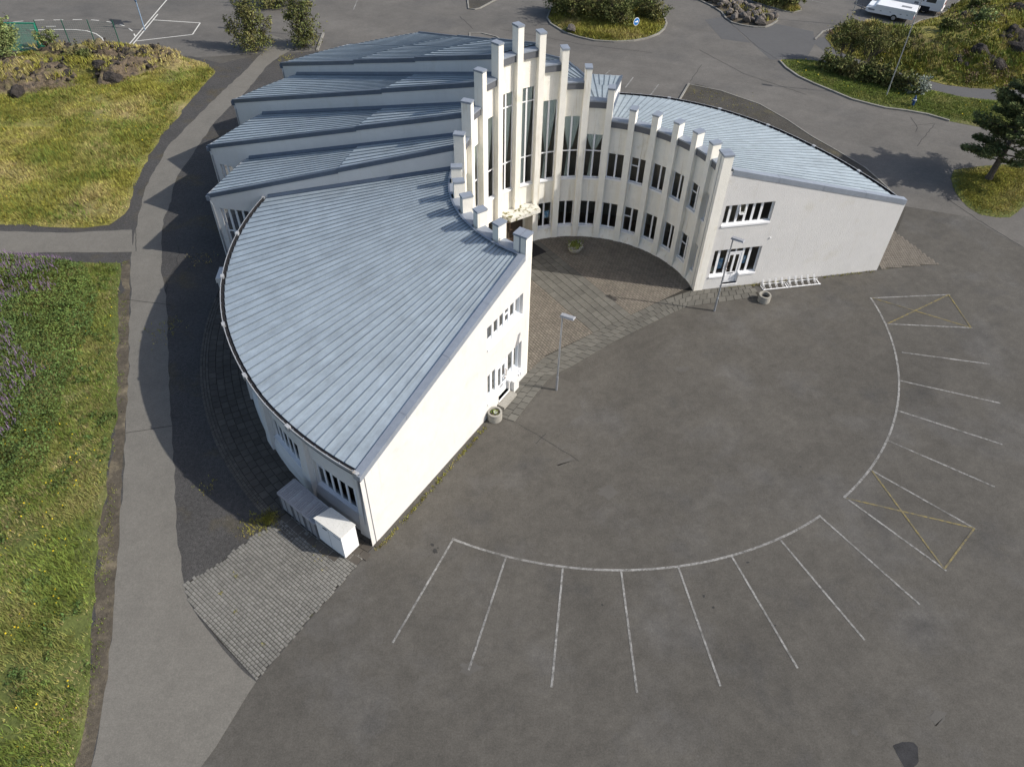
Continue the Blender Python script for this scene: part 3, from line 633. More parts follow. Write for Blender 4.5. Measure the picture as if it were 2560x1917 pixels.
# fascia boards and roof-edge flashing between the pillars
for b in range(1, 21):
    lo_, hi = A(b + 1) + hw(6.8), A(b) - hw(6.8); z = FT[b]
    f = MB(); arcq(f, 6.80, 6.80, lo_, hi, z - 0.42, z, 3); arcq(f, RW, 6.80, lo_, hi, z - 0.42, z - 0.42, 3); f.build('fascia', m_fascia, BLD)
    f = MB(); arcq(f, 6.77, RI + 0.02, lo_, hi, z + 0.012, z + 0.012, 3); arcq(f, 6.77, 6.77, lo_, hi, z - 0.07, z + 0.012, 3)
    arcq(f, RI + 0.02, RI + 0.10, A(b + 1), A(b), z + 0.012, z - 0.03, 3); f.build('flashing', m_flash, BLD)
# pillars with metal caps
for i in range(1, 22):
    a = A(i); top = PT[i - 1]; z0 = 2.5 if i == 11 else 0.0
    wall_i = RP1
    def rect(r0, r1, w, off=0.0):
        c, s = math.cos(R(a)), math.sin(R(a)); return [(r * c - t * s, r * s + t * c) for r, t in ((r0, off - w / 2), (r1, off - w / 2), (r1, off + w / 2), (r0, off + w / 2))]
    if i in (1, 21):        # corner pillar: two shafts with a groove between
        sg = 1 if i == 1 else -1; pl = 0.30 if i == 1 else 0.12
        m = MB(); cap = MB()
        for o in (pl - 0.145, pl - 0.145 - 0.37):
            m.prism(rect(RP0, RP1 + 0.02, 0.285, sg * o), 0, top); cap.prism(rect(RP0 - .025, RP1 + .045, 0.345, sg * o), top - 0.07, top + 0.03)
        gm = MB(); gm.prism(rect(RP0 + 0.035, RP1, 0.09, sg * (pl - 0.33)), 0, top - 0.02)
    else:
        m = MB(); m.prism(rect(RP0, RP1, PW), z0, top)
        cap = MB(); cap.prism(rect(RP0 - .025, RP1 + .025, PW + .05), top - 0.07, top + 0.03)
    po = m.build('pillar', m_cream, BLD)
    if i in (1, 21): gm.build('groove_strip', m_flash, po)
    cap.build('cap', m_flash, po)
# --- gable walls at both ends, with their windows and doors
def gable(p0, p1, nrm, s_end, up, low, dr, upc, lowc, uptr, side):
    p0 = Vector(p0); d = (Vector(p1) - p0).normalized(); n = Vector(nrm)
    def Q(s, z, dep=0.0): q = p0 + d * s - n * dep; return (q.x, q.y, z)
    def top(s): return 7.80 - 0.262 * s
    w = MB(); ss = sorted({0.0, up[0], up[1], low[0], low[1], dr[0], dr[1], s_end}); flip = side < 0
    def qd(*q): w.poly(list(q) if not flip else list(q)[::-1])
    ops = [(up[0], up[1], up[2], up[3]), (low[0], dr[0], low[2], low[3]), (dr[0], dr[1], dr[2], low[3]), (dr[1], low[1], low[2], low[3])]
    for s0, s1 in zip(ss, ss[1:]):
        sm = (s0 + s1) / 2; iv = sorted((o[2], o[3]) for o in ops if o[0] < sm < o[1]); z = 0.0
        for a, b in iv: qd(Q(s0, z), Q(s1, z), Q(s1, a), Q(s0, a)); z = b
        qd(Q(s0, z), Q(s1, z), Q(s1, top(s1)), Q(s0, top(s0)))
    D = 0.24
    for (a, b, z0, z1) in ops:
        qd(Q(a, z0), Q(b, z0), Q(b, z0, D), Q(a, z0, D)); qd(Q(a, z1, D), Q(b, z1, D), Q(b, z1), Q(a, z1))
        if a in (up[0], low[0]): qd(Q(a, z0), Q(a, z0, D), Q(a, z1, D), Q(a, z1))
        if b in (up[1], low[1]): qd(Q(b, z0, D), Q(b, z0), Q(b, z1), Q(b, z1, D))
    for s, z0, z1, o in ((dr[0], dr[2], low[2], 1), (dr[1], dr[2], low[2], -1)):
        q = [Q(s, z0), Q(s, z0, D), Q(s, z1, D), Q(s, z1)]; qd(*(q if o > 0 else q[::-1]))
    w.build('gable_wall', m_plaster, BLD)
    def Wf(s, z, dd): return Q(s, z, 0.15 + dd)
    window(BLD, Wf, (up[0], up[2]), (up[1], up[3]), upc, uptr, fr=0.07, mull=0.14, sill=-0.20, open_=(2, 1) if side > 0 else None)
    pw = [(low[0] + .06, low[0] + .34, 1.05, 1.5, m_pw), (low[0] + .5, low[0] + .78, 1.25, 2.0, m_pl)]
    window(BLD, Wf, (low[0], low[2]), (dr[0], low[3]), [c for c in lowc if c < dr[0]], (), fr=0.07, mull=0.14, sill=-0.20, posters=pw if side > 0 else [(low[1] - .0 - .2, low[1] - .1, 1.2, 1.3, m_pl)][:0])
    po2 = [(dr[1] + .05, dr[1] + .32, 1.45, 2.0, m_pl)]
    window(BLD, Wf, (dr[1], low[2]), (low[1], low[3]), [c for c in lowc if c > dr[1]], (), fr=0.07, mull=0.14, sill=-0.20, posters=po2)
    # door: frame, transom panes, leaf with two glass lights and a panelled foot
    a, b = dr[0], dr[1]; z0, z1 = dr[2], low[3]
    dm = MB()
    def bx(mb, s0, s1, za, zb, d0, d1): mb.hexa([Wf(s0, za, d0), Wf(s1, za, d0), Wf(s1, za, d1), Wf(s0, za, d1)], [Wf(s0, zb, d0), Wf(s1, zb, d0), Wf(s1, zb, d1), Wf(s0, zb, d1)])
    bx(dm, a, a + .06, z0, z1, -.01, .08); bx(dm, b - .06, b, z0, z1, -.01, .08); bx(dm, a + .06, b - .06, z1 - .05, z1, -.01, .08); bx(dm, a + .06, b - .06, 2.32, 2.42, -.01, .08)
    bx(dm, (a + b) / 2 - .035, (a + b) / 2 + .035, 2.42, z1 - .05, 0, .07)
    mdl = (a + b) / 2; l0, l1 = a + .06, b - .06
    for s0, s1 in ((l0, l0 + .12), (mdl - .06, mdl + .06), (l1 - .12, l1)): bx(dm, s0, s1, 0.98, 2.2, .01, .06)
    bx(dm, l0, l1, 2.2, 2.32, .01, .06); bx(dm, l0, l1, z0, 0.98, .01, .06)
    for s0, s1 in ((l0 + .1, mdl - .05), (mdl + .05, l1 - .1)): bx(dm, s0, s1, z0 + .12, 0.82, -.006, .012)
    do = dm.build('door', m_frame, BLD)
    for s0, s1, za, zb in ((l0 + .12, mdl - .06, .98, 2.2), (mdl + .06, l1 - .12, .98, 2.2), (a + .06, mdl - .035, 2.42, z1 - .05), (mdl + .035, b - .06, 2.42, z1 - .05)):
        g = MB(); g.quad(Wf(s0, za, .035), Wf(s1, za, .035), Wf(s1, zb, .035), Wf(s0, zb, .035)); g.build('pane', m_glass, do)
    hs = l0 + .06
    h = MB(); h.bar(Wf(hs, 1.35, -.05), Wf(hs, 1.75, -.05), .03); h.bar(Wf(hs, 1.36, .01), Wf(hs, 1.36, -.05), .025); h.bar(Wf(hs, 1.74, .01), Wf(hs, 1.74, -.05), .025); h.bar(Wf(hs - .02, 1.2, -.03), Wf(hs + .14, 1.2, -.03), .025); h.build('handle', m_bronze, do)
    h = MB(); bx(h, mdl - .16, mdl + .16, 0.88, 0.93, -.012, .01); h.build('letter_slot', m_fascia, do)
    t = MB(); bx(t, a - .02, b + .02, z0 - .07, z0, -.19, .05); t.build('threshold', m_frame, do)
    # metal parapet strip along the sloping top
    f = MB()
    def slab(s0, s1, d0, d1, dz0, dz1):
        f.hexa([Q(s0, top(s0) + dz0, d0), Q(s1, top(s1) + dz0, d0), Q(s1, top(s1) + dz0, d1), Q(s0, top(s0) + dz0, d1)], [Q(s0, top(s0) + dz1, d0), Q(s1, top(s1) + dz1, d0), Q(s1, top(s1) + dz1, d1), Q(s0, top(s0) + dz1, d1)])
    e = (s_end - 0.50) / 4
    for k in range(4): slab(0.50 + k * e, 0.50 + (k + 1) * e - .012, -.03, .32, -.19 + .004 * (k % 2), .10 + .004 * (k % 2))
    f.build('parapet', m_flash, BLD)
    return Q
GL = gable((-3.237, -5.96), (-9.627, -16.527), (0.8558, -0.5173), 12.35, (0.56, 3.58, 4.45, 5.72), (0.56, 3.58, 0.92, 2.78), (1.65, 2.61, 0.30), [1.05, 1.52, 1.95, 2.42, 2.9], [1.10, 3.05][:2], [(2, 5.2)], -1)
GR = gable((6.743, 1.416), (18.095, 3.870), (0.2113, -0.9774), 11.62, (0.56, 3.42, 4.36, 5.62), (0.56, 3.42, 0.92, 2.73), (1.49, 2.42, 0.26), [0.94, 1.40, 1.88, 2.32, 2.79], [0.94, 2.84], [(2, 4.98)], 1)
# service box and the pipe by the left door
m = MB(); m.hexa([GL(1.02, 0, -.2), GL(1.5, 0, -.2), GL(1.5, 0, -.003), GL(1.02, 0, -.003)], [GL(1.02, .78, -.2), GL(1.5, .78, -.2), GL(1.5, .78, -.003), GL(1.02, .78, -.003)]); m.build('meter_box', m_plaster, BLD)
m = MB(); m.hexa([GL(.55, .66, -.14), GL(.92, .66, -.14), GL(.92, .66, -.003), GL(.55, .66, -.003)], [GL(.55, .84, -.14), GL(.92, .84, -.14), GL(.92, .84, -.003), GL(.55, .84, -.003)]); m.build('letter_box', m_frame, BLD)
m = MB(); m.tube([GL(.97, .0, -.06), GL(.97, .75, -.06), GL(.97, .8, -.02)], .025, 8); m.build('pipe', m_frame, BLD)
# corner groove on the near end of the left gable
m = MB(); m.hexa([GL(12.08, 0, -.004), GL(12.13, 0, -.004), GL(12.13, 0, .02), GL(12.08, 0, .02)], [GL(12.08, 4.5, -.004), GL(12.13, 4.5, -.004), GL(12.13, 4.5, .02), GL(12.08, 4.5, .02)]); m.build('joint_strip', m_fascia, BLD)
# small wall lamp / vent on the right gable
m = MB(); m.bar(GR(3.75, 3.25, .0), GR(3.75, 3.25, -.05), .07); m.build('vent', m_frame, BLD)

# --- roofs: one deck per slope, every sheet between two standing seams is a panel
def panel_mesh(r0, r1, a0, a1_, z0, z1, seam=0.03, hgt=0.05):
    mb = MB(); mb.quad(P(r0, a0, z0), P(r1, a0, z1), P(r1, a1_, z1), P(r0, a1_, z0))
    mb.quad(P(r1, a0, z1 - .07), P(r1, a1_, z1 - .07), P(r1, a1_, z1), P(r1, a0, z1))
    def sd(r, z, off, up): x, y, _ = P(r, a0, 0); t = R(a0 + 90); return (x + off * math.cos(t), y + off * math.sin(t), z + up)
    lo = [sd(r0, z0, -seam / 2, -.01), sd(r1, z1, -seam / 2, -.01), sd(r1, z1, seam / 2, -.01), sd(r0, z0, seam / 2, -.01)]
    hi = [sd(r0, z0, -seam / 2, hgt), sd(r1, z1, -seam / 2, hgt), sd(r1, z1, seam / 2, hgt), sd(r0, z0, seam / 2, hgt)]
    mb.hexa(lo, hi, 1, False); return mb
def deck(parent_name, b0, b1, edge, dz=-0.09):
    mb = MB()
    n = 24; a0, a1_ = A(b1 + 1), A(b0)
    for k in range(n):
        s, t = a0 + (a1_ - a0) * k / n, a0 + (a1_ - a0) * (k + 1) / n
        bb = b0
        mb.quad(P(6.96, s, roofz(bb, 6.96, s) + dz), P(edge(s), s, roofz(bb, edge(s), s) + dz), P(edge(t), t, roofz(bb, edge(t), t) + dz), P(6.96, t, roofz(bb, 6.96, t) + dz))
    return mb.build('roof', m_seam, BLD)
# wings
for (b0, b1) in ((1, 6), (15, 20)):
    rf = deck('roof', b0, b1, lambda a: eave(a) - 0.1)
    n = 41 if b0 == 1 else 42; a0, a1_ = A(b1 + 1) + 0.25, A(b0) - 0.25
    if b0 == 1: a0 += 0.0
    for k in range(n):
        s, t = a0 + (a1_ - a0) * k / n, a0 + (a1_ - a0) * (k + 1) / n
        re_ = eave((s + t) / 2) - 0.16
        panel_mesh(RI, re_, s, t, roofz(b0, RI, s), roofz(b0, re_, s), 0.028, 0.045).build('roof_panel', [m_roof, m_seam], rf)
# stepped wedges; E and F at the top share one level
for b in range(7, 15):
    rf = deck('roof', b, b, lambda a, b=b: RR[b] - 0.05)
    a0, a1_ = A(b + 1), A(b)
    if b <= 10: a1_ += 0.0
    laps = {10: [13.5, 19.5], 11: [13.5, 19.5]}.get(b, [13.6])
    rs = [RI] + laps + [RR[b]]
    for j, (r0, r1) in enumerate(zip(rs, rs[1:])):
        up = 0.055 * (len(rs) - 2 - j); nn = max(5, int(round((r0 * 0.45 + r1 * 0.55) * R(11.321) / 0.335)))
        mesh0 = None
        for k in range(nn):
            w = (a1_ - a0) / nn
            if mesh0 is None:
                mesh0 = panel_mesh(r0, r1, 0, w, roofz(b, r0) + up, roofz(b, r1) + up, 0.028, 0.045).mesh('roof_panel', [m_roof, m_seam])
            o = link('roof_panel', mesh0, rf); o.rotation_euler.z = R(a0 + k * w)
# --- stepped side walls with metal edges, windows at their outer ends
def sidewall(i, hb, lb):
    """wall on pillar line i, belonging to the higher bay hb above the lower bay lb"""
    a = A(i); sg = 1 if hb > lb else -1          # side on which the lower roof lies: +angle for the left half
    c, s = math.cos(R(a)), math.sin(R(a)); re_ = RR[hb]; rl = (RR[lb] if lb in RR else eave(a))
    def Q(r, z, d=0.0): return (r * c + sg * d * s, r * s - sg * d * c, z)      # d goes inwards, under the higher roof
    def tp(r): return roofz(hb, r) + 0.0
    w = MB(); hasw = i <= 10; o0, o1, z0, z1 = rl + 0.30, re_ - 0.52, 1.0, 3.62
    if i <= 10: o0 = re_ - 2.6
    rs = sorted({7.1, 13.6, re_} | ({o0, o1} if hasw else set()))
    def qd(*q): w.poly(list(q) if sg < 0 else list(q)[::-1])
    for r0, r1 in zip(rs, rs[1:]):
        if hasw and o0 - .01 < (r0 + r1) / 2 < o1:
            qd(Q(r0, 0), Q(r1, 0), Q(r1, z0), Q(r0, z0)); qd(Q(r0, z1), Q(r1, z1), Q(r1, tp(r1)), Q(r0, tp(r0)))
        else: qd(Q(r0, 0), Q(r1, 0), Q(r1, tp(r1)), Q(r0, tp(r0)))
    if hasw:
        D = .22; qd(Q(o0, z0), Q(o1, z0), Q(o1, z0, D), Q(o0, z0, D)); qd(Q(o0, z1, D), Q(o1, z1, D), Q(o1, z1), Q(o0, z1)); qd(Q(o1, z0, D), Q(o1, z0), Q(o1, z1), Q(o1, z1, D)); qd(Q(o0, z0), Q(o0, z0, D), Q(o0, z1, D), Q(o0, z1))
    w.build('side_wall', m_plaster, BLD)
    if hasw:
        n = 5; st = (o1 - o0) / n
        window(BLD, lambda q, z, d: Q(q, z, .14 + d), (o0, z0), (o1, z1), [o0 + st * k for k in range(1, n)], [(n - 1, 2.05), (n - 2, 2.05)], fr=.06, mull=.12)
    # edge flashing in lapped lengths
    laps = [7.15] + ({10: [13.5, 19.5], 12: [13.5, 19.5]}.get(i, [13.6])) + [re_ + .05]
    for j, (r0, r1) in enumerate(zip(laps, laps[1:])):
        up = .055 * (len(laps) - 2 - j); f = MB()
        f.hexa([Q(r0, tp(r0) + up - .17, -.045), Q(r1, tp(r1) + up - .17, -.045), Q(r1, tp(r1) + up - .17, .09), Q(r0, tp(r0) + up - .17, .09)],
               [Q(r0, tp(r0) + up + .075, -.045), Q(r1, tp(r1) + up + .075, -.045), Q(r1, tp(r1) + up + .075, .09), Q(r0, tp(r0) + up + .075, .09)])
        f.build('edge_flashing', m_edge, BLD)
    # upstand where the lower roof meets this wall
    f = MB(); rl2 = rl - .25
    lz = lambda r: roofz(lb, r, a)
    f.hexa([Q(RI, lz(RI) - .02, -.10), Q(rl2, lz(rl2) - .02, -.10), Q(rl2, lz(rl2) - .02, -.004), Q(RI, lz(RI) - .02, -.004)], [Q(RI, lz(RI) + .05, -.10), Q(rl2, lz(rl2) + .05, -.10), Q(rl2, lz(rl2) + .20, -.004), Q(RI, lz(RI) + .20, -.004)])
    f.build('upstand', m_edge, BLD)
    # box gutter end and downpipe at the outer corner
    if i <= 10:
        f = MB(); f.bar(Q(re_ + .02, RZ[hb] - .02, .02), Q(re_ + .02, RZ[hb] - .30, .02), .26, .20); f.build('rainwater_head', m_edge, BLD)
        f = MB(); f.tube([Q(re_ - .02, RZ[hb] - .3, .0), Q(re_ - .12, RZ[hb] - .55, -.03), Q(re_ - .14, .05, -.03)], .045, 8); f.build('downpipe', m_galv, BLD)
for i, hb, lb in ((7, 7, 6), (8, 8, 7), (9, 9, 8), (10, 10, 9), (12, 11, 12), (13, 12, 13), (14, 13, 14), (15, 14, 15)): sidewall(i, hb, lb)
# rear walls and gutters of the wedges
for b in range(7, 15):
    w = MB(); r = RR[b] - .28; w.quad(P(r, A(b), 0), P(r, A(b + 1), 0), P(r, A(b + 1), RZ[b] + .02), P(r, A(b), RZ[b] + .02)); w.build('rear_wall', m_plaster, BLD)
    g = MB(); a, e = P(RR[b] + .04, A(b) - .15, RZ[b] - .05), P(RR[b] + .04, A(b + 1) + .15, RZ[b] - .05)
    g.bar(a, e, .13, .09); g.build('gutter', m_gut, BLD)
    for sgn, i in ((1, b), (-1, b + 1)): pass
# --- outer walls of the wings with pilasters, windows, eaves gutter
for b0, b1 in ((1, 6), (15, 20)):
    w = MB(); RO = lambda a: eave(a) - 0.42
    for b in range(b0, b1 + 1):
        aL, aR = A(b), A(b + 1); s0, s1 = aR + 1.3, aL - 1.35; zt = 4.55; z0, z1 = .98, 2.62
        def ring(a, b_, za, zb, d0=0, d1=0, n=4):
            for k in range(n):
                s, t = a + (b_ - a) * k / n, a + (b_ - a) * (k + 1) / n
                w.quad(P(RO(t) + d0, t, za), P(RO(s) + d0, s, za), P(RO(s) + d1, s, zb), P(RO(t) + d1, t, zb))
        ring(aR, aL, 0, .5, .20, .16); ring(aR, aL, .5, .86, .16, 0); ring(aR, aL, .86, z0); ring(aR, aL, z1, zt); ring(aR, s0, z0, z1, n=1); ring(s1, aL, z0, z1, n=1)
        ring(s0, s1, z0, z0, 0, -.2); ring(s0, s1, z1, z1, -.2, 0)
        for a in (s0, s1): w.quad(P(RO(a), a, z0), P(RO(a) - .2, a, z0), P(RO(a) - .2, a, z1), P(RO(a), a, z1))
        am = (s0 + s1) / 2; rr_ = RO(am) - .13; half = rr_ * math.sin(R((s1 - s0) / 2)); ca, sa = math.cos(R(am)), math.sin(R(am))
        def W(s, z, d, ca=ca, sa=sa, rr_=rr_, half=half):
            r = rr_ - d - (1 - math.cos(s / rr_)) * rr_ ; return (r * ca - s * sa, r * sa + s * ca, z)
        window(BLD, W, (-half, z0), (half, z1), [half * (2 * k / 6 - 1) for k in range(1, 6)], [(0, 2.2), (5, 2.2)], fr=.06, mull=.12, sill=-.18)
    w.build('outer_wall', m_plaster, BLD)
    for i in range(b0, b1 + 2):      # tapering pilasters
        a = A(i); 
        if i in (1, 21): a = A(i) + (-.6 if i == 1 else 1.6)
        r = RO(a); c, s = math.cos(R(a)), math.sin(R(a))
        def rc(r0, r1, w_): return [(q * c - t * s, q * s + t * c) for q, t in ((r0, -w_), (r1, -w_), (r1, w_), (r0, w_))]
        m = MB(); lo = [(x, y, 0) for x, y in rc(r - .1, r + .30, .34)]; hi = [(x, y, 4.5) for x, y in rc(r - .1, r + .10, .20)]; m.hexa(lo, hi); m.build('pilaster', m_plaster, BLD)
    n = 36; a0, a1_ = A(b1 + 1), A(b0)
    if b0 == 1: a1_ += .75
    else: a0 -= .3
    g = MB()
    for k in range(n):
        s, t = a0 + (a1_ - a0) * k / n, a0 + (a1_ - a0) * (k + 1) / n
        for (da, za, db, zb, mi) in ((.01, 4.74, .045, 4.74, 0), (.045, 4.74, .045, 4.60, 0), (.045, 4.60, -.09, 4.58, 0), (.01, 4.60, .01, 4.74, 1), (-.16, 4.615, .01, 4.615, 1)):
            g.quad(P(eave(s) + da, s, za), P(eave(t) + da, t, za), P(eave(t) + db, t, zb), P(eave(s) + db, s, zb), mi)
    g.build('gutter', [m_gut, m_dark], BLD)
    f = MB()
    for k in range(n):
        s, t = a0 + (a1_ - a0) * k / n, a0 + (a1_ - a0) * (k + 1) / n
        f.quad(P(eave(s) - .10, s, 4.22), P(eave(t) - .10, t, 4.22), P(eave(t) - .10, t, 4.60), P(eave(s) - .10, s, 4.60))
        f.quad(P(eave(s) - .45, s, 4.22), P(eave(t) - .45, t, 4.22), P(eave(t) - .10, t, 4.22), P(eave(s) - .10, s, 4.22))
    f.build('eaves_board', m_fascia, BLD)
    br = MB()
    for k in range(34):
        a = a0 + (a1_ - a0) * (k + .5) / 34; br.bar(P(eave(a) - .02, a, 4.745), P(eave(a) + .055, a, 4.75), .04, .012)
    br.build('gutter_brackets', m_galv, BLD)
    for i in range(b0, b1 + 2):
        a = A(i) + (.2 if i == b0 and b0 == 1 else 0); h = MB(); h.prism([P(r_, q, 0)[:2] for r_, q in ((eave(a) - .05, a - .35), (eave(a) + .10, a - .35), (eave(a) + .10, a + .35), (eave(a) - .05, a + .35))], 4.50, 4.755); h.build('rainwater_head', m_gut, BLD)
m = MB(); m.prism([P(r_, a_, 0)[:2] for r_, a_ in ((18.2, 182.4), (19.92, 182.6), (19.92, 185.6), (18.2, 185.6))], 2.35, 2.62); m.build('side_canopy', m_plaster, BLD)
m = MB()
for a_ in (182.8, 185.3): m.bar(P(19.8, a_, 0), P(19.8, a_, 2.35), .12)
m.build('canopy_post', m_plaster, BLD)
m = MB(); m.tube([P(eave(239) - .35, 238.6, 4.4), P(eave(239) - .22, 238.3, 3.9), P(eave(239) - .2, 238.3, .05)], .05, 8); m.build('downpipe', m_galv, BLD)
# --- entrance: recess, double door, canopy, brackets, mat
ce = A(11); hi, lo_ = A(10) - hw(RW), A(12) + hw(RW)
m = MB(); RD = 7.75
arcq(m, RW, RD, lo_, hi, 2.45, 2.45, 4); arcq(m, RD, RD, lo_, hi, 0, 2.45, 4)
for a in (lo_, hi): m.quad(P(RP0, a, 0), P(RD, a, 0), P(RD, a, 2.45), P(RP0, a, 2.45))
m.build('porch_wall', m_cream, BLD)
c, s = math.cos(R(ce)), math.sin(R(ce))
def E_(t, z, r): return (r * c + t * s, r * s - t * c, z)
for sg in (-1, 1):
    d = MB(); x0, x1 = sorted((sg * .01, sg * .92)); d.hexa([E_(x0, .02, 7.62), E_(x1, .02, 7.62), E_(x1, .02, 7.68), E_(x0, .02, 7.68)], [E_(x0, 2.4, 7.62), E_(x1, 2.4, 7.62), E_(x1, 2.4, 7.68), E_(x0, 2.4, 7.68)])
    do = d.build('door', m_wood, BLD)
    h = MB(); h.tube([E_(sg * .13, .55, 7.55), E_(sg * .13, 2.2, 7.55)], .022, 8)
    for z in (.7, 2.05): h.bar(E_(sg * .13, z, 7.55), E_(sg * .13, z, 7.62), .03)
    h.bar(E_(sg * .13, .72, 7.54), E_(sg * .28, .68, 7.52), .05); h.build('handle', m_bronze, do)
for x0, x1 in ((-1.16, -.93), (.93, 1.16)):
    d = MB(); d.hexa([E_(x0, .0, 7.64), E_(x1, .0, 7.64), E_(x1, .0, 7.7), E_(x0, .0, 7.7)], [E_(x0, 2.44, 7.64), E_(x1, 2.44, 7.64), E_(x1, 2.44, 7.7), E_(x0, 2.44, 7.7)]); d.build('door_side', m_wood, BLD)
m = MB(); fr = [P(6.05, 134.3, 0), P(6.0, 114.6, 0)]
pts = [P(6.05, 134.6, 0)[:2], P(6.72, 135.2, 0)[:2]] + [P(6.93, A(11) + t, 0)[:2] for t in (8.6, 4, 0, -4, -8.6)] + [P(6.72, 114.2, 0)[:2], P(6.0, 114.4, 0)[:2]]
if sum(a[0] * b[1] - b[0] * a[1] for a, b in zip(pts, pts[1:] + pts[:1])) < 0: pts = pts[::-1]
m.prism(pts, 2.46, 2.70); co = m.build('canopy', m_moss, BLD)
m = MB()
for a in (133.6, 115.3): m.bar(P(6.62, a, 2.1), P(6.1, a, 2.44), .05); m.bar(P(6.66, a, 2.0), P(6.66, a, 2.45), .05)
m.build('canopy_bracket', m_bronze, BLD)
m = MB(); q = [E_(-1.21, .0, 5.15), E_(1.21, .0, 5.15), E_(1.0, .0, 7.6), E_(-1.0, .0, 7.6)]
m.prism([p[:2] for p in q], .038, .055); mo = m.build('doormat', m_rubber, None); mo.location = (CX.x, CX.y, 0); mo['label'] = 'black rubber doormat lying before the brown double doors under the canopy'; mo['category'] = 'doormat'
# --- interior: floors and core so the glass has something behind it
m = MB()
for k in range(40):
    s, t = A(21) + 0.6 + (A(1) - A(21) - 1.2) * k / 40, A(21) + 0.6 + (A(1) - A(21) - 1.2) * (k + 1) / 40
    for z in (.06, 3.45): m.quad(P(7.2, s, z), P(17, s, z), P(17, t, z), P(7.2, t, z))
m.build('floor', m_floor, BLD)
m = MB()
for k in range(40):
    s, t = A(21) + 0.6 + (A(1) - A(21) - 1.2) * k / 40, A(21) + 0.6 + (A(1) - A(21) - 1.2) * (k + 1) / 40
    m.quad(P(9.4, s, 0), P(9.4, t, 0), P(9.4, t, 3.4), P(9.4, s, 3.4)); m.quad(P(8.5, s, 3.46), P(8.5, t, 3.46), P(8.5, t, 7.2), P(8.5, s, 7.2))
m.build('inner_wall', m_core, BLD)

# ------------------------------------------------------------------ small things round the building
def slat_box(fl, fr, bl, br, h, label):
    """grey bin house: boarded body, sloping slatted lid. Corners: front left/right, back left/right in plan"""
    x, y = fl; t = thing('bin_house', label, 'bin store', (x, y, 0.03), 0, 'grey slatted bin houses along the curved wall')
    rel = lambda p: (p[0] - x, p[1] - y)
    f0, f1, b0, b1 = rel(fl), rel(fr), rel(bl), rel(br); hb = h + .06
    L2 = lambda a, b, k: (a[0] + (b[0] - a[0]) * k, a[1] + (b[1] - a[1]) * k)
    m = MB(); ins = [L2(f0, b1, .03), L2(f1, b0, .03), L2(b1, f0, .03), L2(b0, f1, .03)]; m.hexa([(*p, .05) for p in ins], [(*p, z) for p, z in zip(ins, (h - .05, h - .05, hb - .05, hb - .05))]); body = m.build('body', m_bin, t)
    for a, b in ((f0, f1),):
        m = MB(); m.bar((*L2(a, b, .5), .05), (*L2(a, b, .5), h - .06), .02); m.build('door_gap', m_fascia, body)
    for p in (f0, f1, b0, b1): m = MB(); q = L2(p, L2(f0, b1, .5), .06); m.bar((*q, 0), (*q, h - .04), .06); m.build('leg', m_fascia, t)
    m = MB()
    for a, b, za, zb in ((f0, f1, h, h), (b0, b1, hb, hb), (f0, b0, h, hb), (f1, b1, h, hb)): m.bar((*a, za), (*b, zb), .09, .05)
    lid = m.build('lid_frame', m_bin, t)
    n = 7
    for k in range(n):
        m = MB(); s = (k + .5) / n * .9 + .05; w = math.dist(f0, f1) / n * .70; a, b = L2(f0, f1, s), L2(b0, b1, s)
        m.bar((*L2(a, b, .05), h + .005), (*L2(a, b, .95), hb + .003), w, .03); m.build('slat', m_bin, lid)
    m = MB(); m.hexa([(*L2(p, q, .04), z - .05) for p, q, z in ((f0, b1, h), (f1, b0, h), (b1, f0, hb), (b0, f1, hb))], [(*L2(p, q, .04), z - .035) for p, q, z in ((f0, b1, h), (f1, b0, h), (b1, f0, hb), (b0, f1, hb))]); m.build('lid_board', m_dark, t)
FL = [(-9.86, 19.50), (-9.20, 18.97), (-8.58, 18.46), (-7.96, 17.97)]; BL_ = [(-9.28, 20.20), (-8.64, 19.66), (-8.06, 19.16), (-7.44, 18.66)]
for k, lb in enumerate(('grey slatted bin house farthest from the white cabinet, at the end of the row', 'middle grey slatted bin house, between its two neighbours by the curved wall', 'grey slatted bin house touching the white cabinet beside the curved wall')):
    slat_box(FL[k], (FL[k + 1][0] - .02, FL[k + 1][1] + .016), BL_[k], (BL_[k + 1][0] - .02, BL_[k + 1][1] + .016), 1.16, lb)
t = thing('cabinet', 'white painted cabinet with stained flat lid beside the grey bin houses', 'cabinet', (-7.0, 17.8, 0.03))
cb = [(-7.93, 18.0), (-6.70, 17.10), (-6.24, 17.74), (-7.33, 18.53)]; cb = [(x + 7.0, y - 17.8) for x, y in cb]
m = MB(); m.prism(cb, .06, 1.5); bo = m.build('body', m_frame, t)
m = MB(); q = [(x * 1.05, y * 1.05) for x, y in cb]; m.hexa([(*p, 1.5) for p in q], [(*p, 1.55) for p in q]); m.build('lid', m_stainw, t)
m = MB(); q = [(x * .96, y * .96) for x, y in cb]; m.prism(q, 0, .06); m.build('plinth', m_conc, t)
f0, f1 = Vector(cb[0]), Vector(cb[1]); fo = (f1 - f0).normalized(); fn = Vector((fo.y, -fo.x))
def CF(s, z, d): q = f0 + fo * s + fn * d; return (q.x, q.y, z)
m = MB(); m.bar(CF(.45, 1.32, .012), CF(.70, 1.32, .012), .045, .02); m.build('latch', m_fascia, t)
for s0, s1, z in ((.06, .3, 1.36), (1.05, 1.45, 1.30), (1.18, 1.48, .12), (.02, .3, .12)): m = MB(); m.bar(CF(s0, z, .004), CF(s1, z, .004), .016, .012); m.build('hinge', m_vgrey, t)
m = MB(); m.bar(CF(.76, .1, .003), CF(.76, 1.48, .003), .008, .008); m.build('door_gap', m_vgrey, t)
